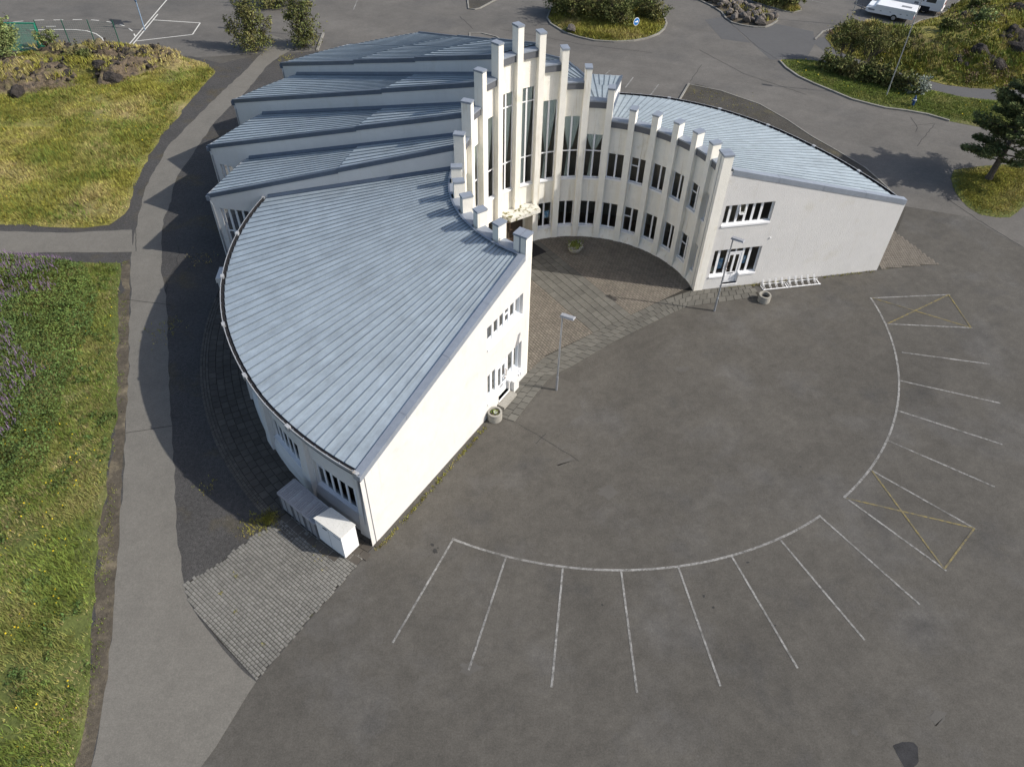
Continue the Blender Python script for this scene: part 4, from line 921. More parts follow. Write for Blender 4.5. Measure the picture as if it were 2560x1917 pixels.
# concrete step by the left door
m = MB(); q = [(GL(1.55, 0, -.005)), (GL(2.75, 0, -.005)), (GL(2.75, 0, -.42)), (GL(1.55, 0, -.42))]; q = [(p[0] + CX.x, p[1] + CX.y) for p in q]
if sum(a[0] * b[1] - b[0] * a[1] for a, b in zip(q, q[1:] + q[:1])) < 0: q = q[::-1]
m.hexa([(*p, .0) for p in q], [(*p, .17) for p in shrink(q, .012)]); o = m.build('doorstep', m_conc); o['label'] = 'worn concrete doorstep under the white door of the left gable'; o['category'] = 'step'
# planters: concrete rings and a bowl of flowers
def ring(loc, r, h, label, soil, plants):
    t = thing('concrete_planter', label, 'planter', loc)
    m = MB(); m.lathe([(r * .96, 0), (r, .03), (r * 1.0, h * .6), (r * .97, h * .62), (r * 1.0, h * .66), (r * 1.0, h - .02), (r * .97, h), (r * .74, h), (r * .72, h - .02), (r * .70, h - soil)], 28); m.build('ring', m_conc, t)
    m = MB(); m.lathe([(r * .71, h - soil), (0.02, h - soil + .04)], 20); m.build('soil', m_earth if plants else m_dark, t)
    if plants:
        C3 = np.c_[rng.normal(0, r * .25, (50, 2)), h - soil + .05 + rng.random(50) * .1]; V, F = leafquads(C3, .09); link('plants', arr_mesh('plants', V, F, [m_grass2]), t)
    return t
ring((14.43, 34.86, 0), .35, .46, 'empty pale concrete ring planter by the end of the bicycle rack', .22, False)
tp = ring((-0.80, 25.17, 0.0), .36, .50, 'mossy concrete ring planter against the bright white gable wall', .10, True)
m = MB(); m.lathe([(.1, .46), (.1, .5), (.02, .5)], 10, (.03, -.02, 0)); m.build('bucket', m_frame, tp)
t = thing('flower_bowl', 'round concrete bowl of white flowers on the shaded courtyard blocks', 'planter', (3.68, 39.30, .03))
m = MB(); m.lathe([(.26, 0), (.34, .05), (.42, .2), (.44, .34), (.41, .38), (.37, .36), (.36, .30), (.02, .30)], 24); m.build('bowl', m_conc, t, smooth=True)
C3 = rng.normal(0, 1, (420, 3)) * np.array([.19, .19, .11]) + np.array([0, 0, .46]); V, F = leafquads(C3, .10); link('leaves', arr_mesh('leaves', V, F, [m_grass2]), t)
m_petal = M('white_petal', (.75, .73, .66), .8, irand=.2)
an = rng.random(120) * 6.283; rr = .30 + .16 * rng.random(120); C3 = np.c_[rr * np.cos(an) + .06, rr * np.sin(an), .36 + .14 * rng.random(120)]; V, F = leafquads(C3, .055); link('flowers', arr_mesh('flowers', V, F, [m_petal]), t)
# bicycle racks: two rails, standing hoops
def bike_rack(loc, rz, n, label):
    t = thing('bicycle_rack', label, 'bicycle rack', loc, rz, 'white bicycle racks by the right gable')
    L_ = n * .395
    m = MB(); m.tube([(0, 0, .05), (L_, 0, .05)], .028, 8); m.build('rail', m_frame, t)
    m = MB(); m.tube([(-.02, .43, .12), (L_ - .02, .43, .12)], .022, 8); m.build('rail', m_frame, t)
    for k in range(n):
        x = .07 + k * .395
        for dx in (0, .075): 
            m = MB(); m.tube([(x + dx, .0, .06), (x + dx, .25, .1), (x + dx, .42, .16), (x + dx, .55, .40), (x + dx, .50, .44), (x + dx, .36, .22), (x + dx, .2, .14)], .011, 6); m.build('hoop', m_frame, t)
    for x in (.02, L_ - .04): m = MB(); m.bar((x, -.02, .02), (x, .45, .02), .05, .03); m.build('foot', m_frame, t)
bike_rack((14.63, 35.83, 0), R(11.5), 4, 'white bicycle rack nearer to the gable door, four pairs of hoops'); bike_rack((16.25, 36.16, 0), R(11.5), 5, 'white bicycle rack farther from the gable door, five pairs of hoops')
# lamps
def lamp(loc, h, rz, label, grey=True, head=.62):
    t = thing('street_lamp', label, 'street lamp', loc, rz, 'lamp posts')
    m = MB(); m.tube([(0, 0, 0), (0, 0, .95)], .062, 12); m.tube([(0, 0, .95), (0, 0, h)], [.045, .036], 12); m.build('pole', m_galv, t)
    m = MB(); m.hexa([(-.10, -.13, h - .02), (head, -.15, h + .05), (head, .15, h + .05), (-.10, .13, h - .02)], [(-.06, -.10, h + .09), (head - .04, -.10, h + .12), (head - .04, .10, h + .12), (-.06, .10, h + .09)]); m.tube([(0, 0, h - .1), (0, 0, h + .02)], .05, 10); m.build('lamp_head', m_greyp, t)
    m = MB(); m.hexa([(.05, -.11, h - .035), (head - .05, -.11, h + .025), (head - .05, .11, h + .025), (.05, .11, h - .035)], [(.05, -.11, h - .02), (head - .05, -.11, h + .04), (head - .05, .11, h + .04), (.05, .11, h - .02)]); m.build('lens', m_frame, t)
    return t
lamp((2.26, 27.22, 0), 4.9, R(-28), 'grey lamp post on the lot whose shadow climbs the white gable')
lamp((11.41, 33.84, 0), 4.9, R(-38), 'grey lamp post standing before the right gable door')
lamp((30.62, 62.47, 0), 7.6, R(160), 'tall thin lamp post beside the hedge in the grass strip')
lamp((32.3, 78.5, 0), 8.0, R(160), 'tall lamp post at the kerb corner near the white camper')
lamp((-19.91, 72.6, 0), 6.5, R(170), 'lamp post rising out of the dark bush by the path')
lamp((9.3, 83.5, 0), 6.5, R(170), 'pale lamp post among the shrubs on the kerbed island')
# hydrant
t = thing('fire_hydrant', 'small blue fire hydrant on the grass near the kerb', 'hydrant', (32.16, 60.67, .05))
m = MB(); m.lathe([(.14, 0), (.14, .04), (.10, .06), (.10, .55), (.14, .57), (.14, .62), (.11, .66), (.09, .78), (.03, .84)], 14); m.build('barrel', m_blue, t)
m = MB(); m.bar((-.2, 0, .48), (.2, 0, .48), .08); m.bar((0, -.18, .42), (0, 0, .42), .09); m.build('outlet', m_blue, t)
m = MB(); m.lathe([(.145, .56), (.15, .6), (.145, .63)], 14); m.build('collar', m_frame, t)
m = MB(); m.lathe([(.05, .83), (.05, .9), (.01, .9)], 6); m.build('cap', m_blue, t)
# keep-right sign: blue disc, white rim and arrow
t = thing('traffic_sign', 'round blue traffic sign with white arrow on the shrub island', 'sign', (10.96, 75.46, .1), R(35))
m = MB(); m.tube([(0, .03, 0), (0, .03, 1.05)], .03, 8); m.build('post', m_galv, t)
m = MB(); m.add([(.36 * math.cos(k * math.pi / 14), -.01, .85 + .36 * math.sin(k * math.pi / 14)) for k in range(28)] + [(.36 * math.cos(k * math.pi / 14), .01, .85 + .36 * math.sin(k * math.pi / 14)) for k in range(28)], [tuple(range(28)), tuple(reversed(range(28, 56)))] + [(k, k + 28, (k + 1) % 28 + 28, (k + 1) % 28) for k in range(28)]); d = m.build('disc', m_frame, t)
m = MB(); m.add([(.32 * math.cos(k * math.pi / 14), -.014, .85 + .32 * math.sin(k * math.pi / 14)) for k in range(28)], [tuple(range(28))]); m.build('face', m_sblue, d)
m = MB(); m.poly([(-.2, -.018, .81), (.04, -.018, .81), (.04, -.018, .70), (.23, -.018, .85), (.04, -.018, 1.0), (.04, -.018, .89), (-.2, -.018, .89)]); m.build('arrow', m_frame, d)

# ------------------------------------------------------------------ sports court
for pts in ([(-35.17, 68.76), (-35.66, 81.1), (-36.2, 95)], [(-34.86, 68.78), (-35.2, 77.11)], [(-34.89, 70.42), (-30.32, 72.26)], [(-30.32, 72.26), (-30.48, 75.12)], [(-30.48, 75.12), (-35.1, 75.6)],
            [(-45.43, 72.43), (-44.0, 72.59), (-42.66, 72.72), (-41.38, 72.76), (-40.2, 72.52), (-39.08, 71.88), (-38.19, 70.97), (-37.61, 70.05), (-37.41, 69.4), (-37.4, 68.5)],
            [(-47.9, 74.27), (-47.05, 74.55)], [(-46.17, 74.8), (-45.28, 74.96)], [(-44.4, 75.01), (-43.51, 75.07)], [(-42.66, 75.2), (-41.79, 75.25)], [(-40.93, 75.23), (-40.12, 75.14)], [(-39.31, 74.92), (-38.75, 74.73)], [(-37.83, 74.28), (-37.23, 73.92)],
            [(-36.64, 73.38), (-36.05, 72.73)], [(-35.69, 72.12), (-35.35, 71.52)], [(-44.37, 73.36), (-43.48, 73.43)], [(-46, 68.2), (-35.2, 68.74)]):
    stripe('court_line', pts, .11, .012, m_whitec)
t = thing('ball_court_fence', 'green wire mesh fence with tall posts behind the lava rocks', 'fence', (0, 0, 0))
fp = [(-45.16, 68.2), (-42.14, 68.25), (-39.9, 68.5), (-37.7, 68.62), (-35.5, 68.6)]
for p in fp: m = MB(); m.tube([(*p, 0), (*p, 2.45)], .04, 8); m.build('post', m_green, t)
wires = MB()
for (a, b) in zip(fp, fp[1:]):
    for k in range(13): z = .1 + k * .18; wires.bar((*a, z), (*b, z), .006)
    for k in range(1, 12): x = a[0] + (b[0] - a[0]) * k / 12; y = a[1] + (b[1] - a[1]) * k / 12; wires.bar((x, y, .05), (x, y, 2.35), .005)
wires.build('wire_mesh', m_green, t, kind='stuff')
t = thing('football_goal', 'green netted football goal behind the mesh fence', 'goal', (-45.2, 68.6, 0), R(2))
m = MB(); 
for a, b in (((0, 0, 0), (0, 0, 2)), ((2.7, 0, 0), (2.7, 0, 2)), ((0, 0, 2), (2.7, 0, 2)), ((0, -.9, 0), (2.7, -.9, 0)), ((0, 0, 2), (0, -.9, 0)), ((2.7, 0, 2), (2.7, -.9, 0))): m.bar(a, b, .09)
m.build('frame', m_net, t)
m = MB()
for k in range(37): x = k * 2.7 / 36; m.bar((x, 0, 2), (x, -.9, 0), .011)
for k in range(30): s = k / 29; m.bar((0, -.9 * s, 2 * (1 - s)), (2.7, -.9 * s, 2 * (1 - s)), .011)
for x in (0, 2.7):
    for k in range(14): s = k / 13; m.bar((x, -.9 * s, 0), (x, -.9 * s, 2 * (1 - s)), .02); m.bar((x, -.9 * (1 - s), 2 * s), (x, 0, 2 * s), .02)
m.build('net', m_net, t, kind='stuff')
t = thing('basketball_hoop', 'basketball hoop on a leaning blue grey pole over the court', 'basketball hoop', (-34.99, 72.99, 0), 0)
m_pole = M('blue_grey_paint', (.22, .30, .40), .5)
m = MB(); m.tube([(0, 0, 0), (0, 0, 2.9)], .055, 10); m.build('pole', m_pole, t)
m = MB(); m.bar((0, 0, 2.5), (-.15, .0, 3.35), .12); m.bar((0, 0, 2.7), (.55, .9, 3.2), .10); m.build('arm', M('dark_blue_paint', (.05, .09, .16), .5), t)
m = MB(); m.box((.7, 1.15, 3.35), (1.5, .05, 1.0), R(-58)); m.build('backboard', m_frame, t)
m = MB(); m.lathe([(.23, 0), (.25, .01), (.23, .03)], 14, (1.05, 1.35, 3.0)); m.build('rim', m_red, t)
m = MB()
for k in range(14): a = k * math.pi / 7; m.bar((1.05 + .23 * math.cos(a), 1.35 + .23 * math.sin(a), 3.0), (1.05 + .12 * math.cos(a + .3), 1.35 + .12 * math.sin(a + .3), 2.55), .03)
m.build('net', m_frame, t, kind='stuff')

# ------------------------------------------------------------------ kerbed islands and lawns
I1 = [(2.6, 78.39), (2.95, 76.87), (4.21, 74.79), (5.47, 73.75), (6.95, 72.95), (8.76, 72.77), (10.61, 73.12), (11.91, 73.82), (13.16, 75.02), (13.88, 76.38), (14.25, 77.75), (14.23, 79.66), (14.08, 81.63), (13.2, 84.6), (9.5, 87.5), (6, 87), (4.03, 83.9), (3.04, 81.09)]
I2 = [(18.38, 84.74), (19.5, 82.91), (20.25, 81.12), (20.35, 79.52), (20.78, 78.34), (21.61, 77.71), (22.68, 77.35), (23.76, 77.33), (24.56, 78.06), (25.38, 79.15), (25.69, 80.22), (25.23, 81.09), (24.47, 82.13), (23.44, 82.62), (22.31, 83.67), (21.23, 84.36), (20.37, 84.88), (17.5, 88), (16.5, 87.5)]
I3 = [(23.4, 85.2), (24.84, 83.84), (26.2, 82.43), (27.46, 81.59), (28.57, 82.3), (28.59, 84.28), (28.0, 86), (24, 90), (20, 90)]
I4 = [(23.34, 69.36), (23.55, 67.86), (24.22, 66.04), (25.26, 64.56), (26.55, 63.03), (27.56, 61.76), (28.86, 60.9), (29.9, 60.26), (31.41, 59.89), (32.94, 59.29), (34.27, 58.26), (36.5, 57.3), (42, 56), (52, 55), (52, 61), (39.9, 62.3), (38.49, 62.45), (36.96, 62.85), (35.77, 63.6), (34.34, 64.4), (32.76, 65.95), (30.8, 67.4), (28.99, 68.44), (27.04, 69.57), (25.41, 69.9), (23.8, 69.75)]
I5 = [(31.62, 50.51), (30.97, 49.4), (30.59, 48.07), (30.47, 46.92), (30.59, 45.57), (31.05, 44.64), (32.02, 44.33), (32.94, 44.37), (33.67, 44.99), (34.7, 46.0), (40, 50), (40, 52), (37.26, 51.75), (33.85, 51.17), (32.73, 50.84)]
HILL = [(29.02, 75.15), (29.13, 72.3), (30.27, 70.6), (31.46, 69.3), (33.21, 67.75), (34.91, 66.3), (36.65, 65.1), (38.61, 64.6), (40.21, 64.5), (43.0, 64.4), (62, 63), (85, 95), (57, 100), (46.57, 86.64), (45.58, 85.54), (43.72, 83.23), (41.99, 81.33), (39.84, 80.09), (37.71, 77.97), (36.16, 76.39), (35.02, 77.35), (34.29, 77.9), (32.85, 78.95), (32.21, 78.53), (30.6, 77.6)]
def lawnh(amp, rise, seed, lim=1.0): return lambda P, d: 0.02 + np.minimum(d, 1) * 0.08 + rise * (1 - np.exp(-d / lim)) + amp * (fbm(P, .5, seed) - .4) * np.minimum(d / .6, 1)
fI1, fI2, fI3, fI4, fI5 = lawnh(.15, .45, 3, 3), lawnh(.1, .25, 4, 1.5), lawnh(.1, .3, 5, 2), lawnh(.06, .05, 6), lawnh(.08, .15, 7, 2)
terrain('island_ground', I1, .5, fI1, m_turf); terrain('island_ground', I2, .4, fI2, m_earth); terrain('island_ground', I3, .6, fI3, m_turf)
terrain('lawn', I4, .45, fI4, m_turf); terrain('lawn', I5, .4, fI5, m_turf)
def hillh(P, d): return 0.03 + 3.4 * (1 - np.exp(-np.maximum(d - .8, 0) / 5.5)) + np.minimum(d / 2.5, 1) * (.9 * (fbm(P, .22, 21) - .45) + .9 * np.abs(fbm(P, .55, 31) - .5) * 1.6 + .22 * (fbm(P, 1.7, 41) - .5))
m_hill = M('hill_heath', (0.20, 0.18, 0.05), .95, [(.25, .2), (1.2, .3), (5, .3)], (7, .9, .12), col2=(.12, .088, .055), mask=(.28, .50, .64), col3=(.07, .085, .022), mask3=(.45, .56, .7))
terrain('hill', HILL, .5, hillh, m_hill)
kerb(I1 + I1[:1], m_kerb, .16, .13); kerb(I2[:13], m_kerb, .16, .12); kerb(I3[:6], m_kerb, .14, .06); kerb(I4[:11] , m_kerb, .16, .12)
kerb([(27.9, 74.6), (29.2, 76.6), (30.6, 77.6), (32.2, 78.6)], m_kerb, .14, .1); kerb([(32.2, 78.5), (32.85, 78.95), (34.29, 77.9), (36.16, 76.39), (37.71, 77.97), (39.84, 80.09), (41.99, 81.33), (43.72, 83.23), (46.57, 86.64)], m_kerb, .12, .1)
kerb([(13.0, 60.4), (14.4, 63.97)], m_kerb, .14, .13); kerb([(-18.38, 73.2), (-18.17, 69.2)], m_kerb, .2, .12); kerb([(-19.3, 73.26), (-18.38, 73.23)], m_kerb, .12, .1)
kerb([(-5.51, 83.4), (-5.22, 80.44), (-4.6, 80.3), (-4.1, 80.69), (-2.53, 83.33), (-1.5, 85)], m_kerb, .14, .1); kerb([(-4.66, 72.18), (-4.75, 74.17), (-3.68, 74.23), (-2.22, 73.39), (-1.36, 72.0)], m_kerb, .12, .08)
sheet('planting_bed', [(-5.4, 83.3), (-5.15, 80.5), (-4.15, 80.75), (-2.6, 83.3), (-3, 86), (-5.5, 86)], .014, m_gravelR)
sheet('gravel_bed', [(13.1, 60.6), (14.4, 63.97), (15.2, 64.01), (16.9, 62.87), (18.5, 61.5), (19.68, 60.5), (21.3, 57.8), (22.5, 55.2), (23.9, 52.9), (25.2, 50.5), (25.9, 47.9), (26.2, 45.0), (24.8, 42.5), (20, 42), (8, 50), (6, 52.5)], .016, m_gravelR)
kerb([(14.4, 63.97), (16.9, 62.87), (18.5, 61.5), (19.68, 60.5), (21.3, 57.8), (22.5, 55.2), (23.9, 52.9), (25.2, 50.5), (25.9, 47.9), (26.2, 45.4)], m_kerb, .09, .05)
for pts in ([(7.86, 66.39), (7.47, 65.69)], [(9.79, 65.15), (8.93, 63.03)], [(11.82, 63.83), (10.86, 61.64)], [(-16.69, 83.5), (-16.61, 79.52)], [(34.3, 80.75), (37.75, 77.85)], [(29.4, 86.0), (31.6, 84.5)], [(45.2, 85.9), (44.2, 86.9)]):
    stripe('parking_line', pts, .10, .012, m_white)

# ------------------------------------------------------------------ grass fields on the left
GU = [(-120, 40.9), (-32.64, 40.73), (-29.83, 40.6), (-27.08, 40.6), (-25.82, 40.95), (-25.55, 41.6), (-25.3, 43.08), (-25.85, 45.25), (-26.2, 47.75), (-26.4, 50.44), (-26.6, 52.73), (-26.35, 55.18), (-26.3, 57.77), (-26.1, 60.07), (-26.0, 62.48), (-25.9, 64.4), (-27.22, 66.0), (-28.99, 66.9),
      (-32, 67.6), (-35.0, 68.0), (-39, 68.1), (-42.5, 67.5), (-46, 66.8), (-120, 66)]
GLW = [(-120, 36.9), (-30.95, 37.2), (-27.72, 37.3), (-26.2, 36.9), (-23.6, 37.0), (-22.85, 34.9), (-22.2, 32.95), (-21.5, 31.11), (-20.9, 29.38), (-20.2, 27.76), (-19.6, 25.9), (-18.95, 24.2), (-18.5, 22.3), (-18.0, 20.6), (-17.5, 18.7), (-16.9, 16.8), (-16.3, 15.2), (-15.8, 13.5), (-15.2, 12.0), (-14.8, 10.8), (-14.5, 9.4), (-14.2, 8.0), (-13.8, 4), (-120, 3)]
def bumps(P, C_):
    s = np.zeros(len(P))
    for (x, y, rx, ry, h) in C_: q = ((P[:, 0] - x) / rx) ** 2 + ((P[:, 1] - y) / ry) ** 2; s = np.maximum(s, h * np.clip(1.25 - q, 0, 1) ** .7)
    return s
OUT = [(-40.5, 61.6, 4.6, 2.4, 1.1), (-44.5, 61, 4, 2.6, 1.0), (-36.5, 63.4, 3.6, 1.6, .9), (-39.5, 66.8, 3.4, 1.1, 1.0), (-35.6, 67.0, 3.2, 1.2, .95), (-31.6, 65.6, 2.6, 1.9, 1.1), (-33.2, 63.2, 2.2, 1.5, 1.2), (-30.0, 64.6, 1.6, 1.5, .8), (-42.3, 57.5, 2.2, 1.2, .7)]
def guh(P, d):
    return 0.02 + np.minimum(d, 1) * .05 + np.minimum(d / 2, 1) * (.35 * (fbm(P, .25, 51) - .35) + .12 * (fbm(P, 1.2, 55) - .5)) + bumps(P, OUT) * .5 * np.minimum(d / .8, 1)
def glh(P, d): return 0.02 + np.minimum(d, 1.2) * .06 + np.minimum(d / 2, 1) * (.25 * (fbm(P, .3, 61) - .4) + .1 * (fbm(P, 1.3, 65) - .5))
GUv = wob([p if p[0] > -100 else (-62, p[1]) for p in GU], .16, .6); GLv = wob([p if p[0] > -100 else (-48, p[1]) for p in GLW], .12, .6)
terrain('grass_field', GUv, .6, guh, m_soil); terrain('grass_field', GLv, .6, glh, m_turf)
sheet('dry_verge', wob([(-23.5, 37.2), (-22.7, 34.9), (-22.0, 32.0), (-20.7, 28.5), (-19.7, 25.8), (-18.8, 23.3), (-17.9, 20.2), (-17.0, 17), (-16.3, 15), (-15.5, 12.8), (-14.9, 10.9), (-14.3, 8), (-14, 4)], .28) + wob([(-13.2, 4), (-13.89, 8.84), (-14.51, 11.87), (-15.55, 15.23), (-16.51, 18.27), (-18.29, 23.66), (-18.97, 25.82), (-21.19, 32.03), (-23.2, 37.4)], .06), .0105, m_earth)
# lava outcrops: rough rock skin over the mounds
def outcrop(poly, seed, hgt, base, mt=None):
    def h(P, d):
        rd = np.abs(fbm(P, .7, seed) - .5) * 2; cr = np.abs(fbm(P, 1.9, seed + 9) - .5) * 2
        cell = np.floor(fbm(P, .9, seed + 20) * 7) / 7
        return base(P, np.full(len(P), 3.0)) - .12 + np.minimum(d / .7, 1) * (hgt * (.25 + 1.1 * cell) + .35 * rd - .5 * cr + .3 * (fbm(P, 3.5, seed + 5) - .5))
    return terrain('lava_outcrop', poly, .17, h, mt or m_outcrop, smooth=False)
O1 = [(-48, 66.2), (-43.5, 66.0), (-41.2, 65.0), (-38.4, 64.2), (-36.4, 62.0), (-35.4, 60.6), (-36.2, 59.4), (-38.0, 59.2), (-40.8, 57.8), (-43, 57.6), (-48, 57)]
O2 = [(-42.6, 67.2), (-40, 67.7), (-36, 67.7), (-32.5, 67.5), (-30.0, 66.9), (-29.2, 65.8), (-30.2, 64.3), (-31.3, 62.6), (-33.0, 60.9), (-34.6, 60.6), (-35.2, 61.9), (-35.4, 63.2), (-34.2, 64.2), (-35.8, 65.2), (-38.2, 65.3), (-40.2, 65.9)]
outcrop(O1, 71, .75, guh); outcrop(O2, 81, .85, guh)
outcrop([(-47, 56.5), (-43.2, 56.6), (-41.4, 55.8), (-42.2, 54.4), (-47, 54)], 83, .6, guh)
def rock_mesh(seed, n=2, mt=None):
    r = random.Random(seed); import bmesh
    bm = bmesh.new(); bmesh.ops.create_icosphere(bm, subdivisions=n, radius=1)
    pl = [(Vector((r.gauss(0, 1), r.gauss(0, 1), r.gauss(0, 1))).normalized(), r.uniform(.45, .85)) for _ in range(9)]
    for v in bm.verts:
        for nn, dd in pl:
            k = v.co.dot(nn) - dd
            if k > 0: v.co -= nn * k
        v.co *= 1 + r.uniform(-.07, .07)
    me = bpy.data.meshes.new('rock'); bm.to_mesh(me); bm.free(); me.materials.append(mt or m_rock); return me
RM = [rock_mesh(k) for k in range(8)]; RMD = [rock_mesh(20 + k, 3, m_rockd) for k in range(6)]
def put_rock(name, x, y, z, s, label=None, cat='rock', group=None):
    o = link(name, random.choice(RMD if cat == 'boulder' and name == 'lava_boulder' else RM), None, (x, y, z)); o.scale = (s * random.uniform(.8, 1.3), s * random.uniform(.8, 1.2), s * random.uniform(.6, .95)); o.rotation_euler = (random.uniform(-.4, .4), random.uniform(-.4, .4), random.uniform(0, 6.28))
    if label: o['label'] = label; o['category'] = cat
    if group: o['group'] = group
    return o
def rock_stuff(name, pts, smin, smax, kind='stuff'):
    V = []; F = []; base = 0
    src = [(np.array([v.co[:] for v in me.vertices]), np.array([p.vertices[:] for p in me.polygons])) for me in [rock_mesh(100 + k, 1) for k in range(5)]]
    for (x, y, z) in pts:
        v, f = random.choice(src); a = random.uniform(0, 6.28); s = random.uniform(smin, smax) * np.array([random.uniform(.7, 1.3), random.uniform(.7, 1.3), random.uniform(.5, 1)])
        c, s_ = math.cos(a), math.sin(a); q = (v * s) @ np.array([[c, s_, 0], [-s_, c, 0], [0, 0, 1]]) + np.array([x, y, z]); V.append(q); F.append(f + base); base += len(v)
    return link(name, arr_mesh(name, np.concatenate(V), np.concatenate(F), [m_rockd]), None, kind=kind)
pts = []
for poly, n in ((O1, 170), (O2, 170), ([(-46, 56.3), (-43, 56.4), (-41.8, 55.6), (-42.4, 54.6), (-46, 54.4)], 60)):
    q = rand_in(poly, n); q = q[fbm(q, .5, 77) > .42]; z = guh(q, np.full(len(q), 3.0)); pts += [(p[0], p[1], h + random.uniform(.15, .7)) for p, h in zip(q, z)]
rock_stuff('lava_rubble', pts, .08, .28)
for (x, y, s, lb) in ((-37.0, 61.2, .75, 'upright dark lava boulder at the edge of the rocky mound'), (-33.4, 61.6, 1.0, 'large rugged lava boulder at the front of the outcrop'), (-34.6, 62.8, .8, 'dark lava boulder with a hollow in the outcrop'), (-31.5, 66.3, .8, 'pale flat lava slab at the end of the outcrop near the path'),
                      (-39.8, 58.4, .9, 'low wide lava boulder sunk in the grass'), (-39.3, 66.6, .7, 'lava boulder under the mesh fence')):
    put_rock('lava_boulder', x, y, float(guh(np.array([[x, y]]), np.array([3.0]))[0]) + .25, s * .8, lb, 'boulder')
# boulders on the stone island
q = [p for p in rand_in(I2, 190) if p[1] < 85]
kept = []
for p in q:
    if all(math.dist(p, k) > .52 for k in kept) and edge_dist(np.array([p]), I2)[0] > .3: kept.append(p)
for p in kept:
    z_ = random.uniform(.35, .62); e_ = edge_dist(np.array([p]), I2)[0]
    lb = ('big' if z_ > .5 else 'small') + ' dark lava boulder ' + ('on the crest' if e_ > 1.1 else 'along the kerb') + ' of the stone island, ' + ('near its rounded tip' if p[1] < 79.6 else 'midway along it' if p[1] < 82.2 else 'at its narrow far end')
    put_rock('boulder', p[0], p[1], .35, z_, lb, 'boulder', 'boulders on the stone island')
# rocks on the hill
q = rand_in([(34.5, 68.5), (40, 66.5), (47, 66), (52, 76), (44, 80), (38, 75.5)], 330); d = edge_dist(q, HILL); k = (fbm(q, .35, 91) > .5) & (d > 1.0)
z = hillh(q, d); rock_stuff('hill_rocks', [(p[0], p[1], h) for p, h in zip(q[k], z[k])], .16, .5)
for (x, y, s, lb) in ((40.0, 67.9, 1.3, 'large black lava boulder low on the heath hill'), (41.6, 67.2, 1.1, 'long black lava ledge above the footpath'), (44.0, 69.2, 1.4, 'dark lava crag in the middle of the hill'), (37.3, 69.8, .7, 'small black rock on the hill near the tall lamp')):
    zz = float(hillh(np.array([[x, y]]), edge_dist(np.array([[x, y]]), HILL))[0]); put_rock('lava_boulder', x, y, zz - .25, s * .75, lb, 'boulder')

def hz(P, d): return hillh(P, edge_dist(P, HILL))
for pl, sd in (([(38.6, 68.6), (40.2, 69.0), (42.2, 67.6), (43.0, 66.6), (42.0, 66.2), (40.0, 67.0)], 201), ([(41.8, 71.0), (43.4, 71.8), (45.6, 70.6), (45.8, 69.0), (44.0, 68.6), (42.4, 69.4)], 203), ([(45.8, 77.6), (47.6, 78.6), (49.8, 77.0), (49.4, 74.8), (47.4, 74.6), (45.9, 75.6)], 205), ([(46.6, 72.4), (48.6, 73.2), (50.2, 71.4), (48.8, 69.8), (47.0, 70.4)], 207), ([(40.2, 73.6), (41.8, 74.8), (43.6, 74.2), (43.4, 72.8), (41.4, 72.6)], 209), ([(47, 84), (50, 85), (51, 82), (48.6, 80.8)], 211)):
    outcrop(pl, sd, .9, lambda P, d: hz(P, d) - .25, m_rockd)
# ------------------------------------------------------------------ grass and flowers
def sward(name, poly, n, hfun, m, h, w, thr=None, k=3, lean=.6, lim=None):
    P = rand_in(poly, n)
    if lim is not None: P = P[lim(P)]
    if thr: s, seed, lo = thr; P = P[fbm(P, s, seed) + (rng.random(len(P)) - .5) * .25 > lo]
    d = edge_dist(P, poly); kp = rng.random(len(P)) < .35 + d / .9 * fbm(P, .9, 8) * 1.6; P = P[kp]; d = d[kp]; z = hfun(P, d); hh = h * (.45 + 1.1 * fbm(P, .35, 5)) * np.clip(.4 + d / 1.2, .3, 1)
    V, F = blades(P, z, hh, w, lean, k); return link(name, arr_mesh(name, V, F, m if isinstance(m, list) else [m]), None, kind='stuff')
VU = [(-50, 41.0)] + GU[1:-1] + [(-50, 66.8)]
sward('tall_grass', VU, 90000, guh, m_grass, .20, .038, (.45, 17, .40), 3, .9, lambda P: bumps(P, OUT) < .62)
sward('green_tufts', VU, 42000, guh, m_grass2, .24, .045, (.3, 15, .5), 3, .8, lambda P: bumps(P, OUT) < .5)
sward('moss_tufts', VU, 26000, lambda P, d: guh(P, d) + .45, m_grass, .28, .06, (.6, 25, .50), 3, .8, lambda P: bumps(P, OUT) > .5)
VL = [(-36, 37.1)] + GLW[1:-1] + [(-30, 4)]
sward('meadow_grass', VL, 100000, glh, m_grass2, .19, .032, (.5, 19, .36), 3, .9)
m_straw = G_('straw_grass', (.33, .275, .13), (.25, .235, .075), .5)
dp = rand_in(VL, 900); dp = dp[fbm(dp, .5, 171) > .5]; nn = 46; dr_ = np.repeat(.12 + .22 * rng.random(len(dp)), nn)[:, None]; C3 = np.repeat(np.c_[dp, glh(dp, edge_dist(dp, GLW)) + .10], nn, 0) + rng.normal(0, .5, (len(dp) * nn, 3)) * np.c_[dr_, dr_, dr_ * .5]; V, F = leafquads(C3, .075, .8, 1.6); link('dock_weeds', arr_mesh('dock_weeds', V, F, [m_lupin]), None, kind='stuff')
sward('straw_grass', VL, 42000, glh, m_straw, .15, .032, (.35, 35, .46), 3, .9, lambda P: edge_dist(P, GLW) < 4)
sward('verge_weeds', [(-24, 37), (-22.5, 34), (-20.4, 27.5), (-18.2, 21), (-16.4, 15), (-14.2, 7), (-13.7, 7), (-15.3, 14), (-17.9, 22), (-20.7, 30.2), (-23.2, 37.3)], 2600, lambda P, d: np.full(len(P), .01), m_grass2, .10, .04, (.8, 37, .5))
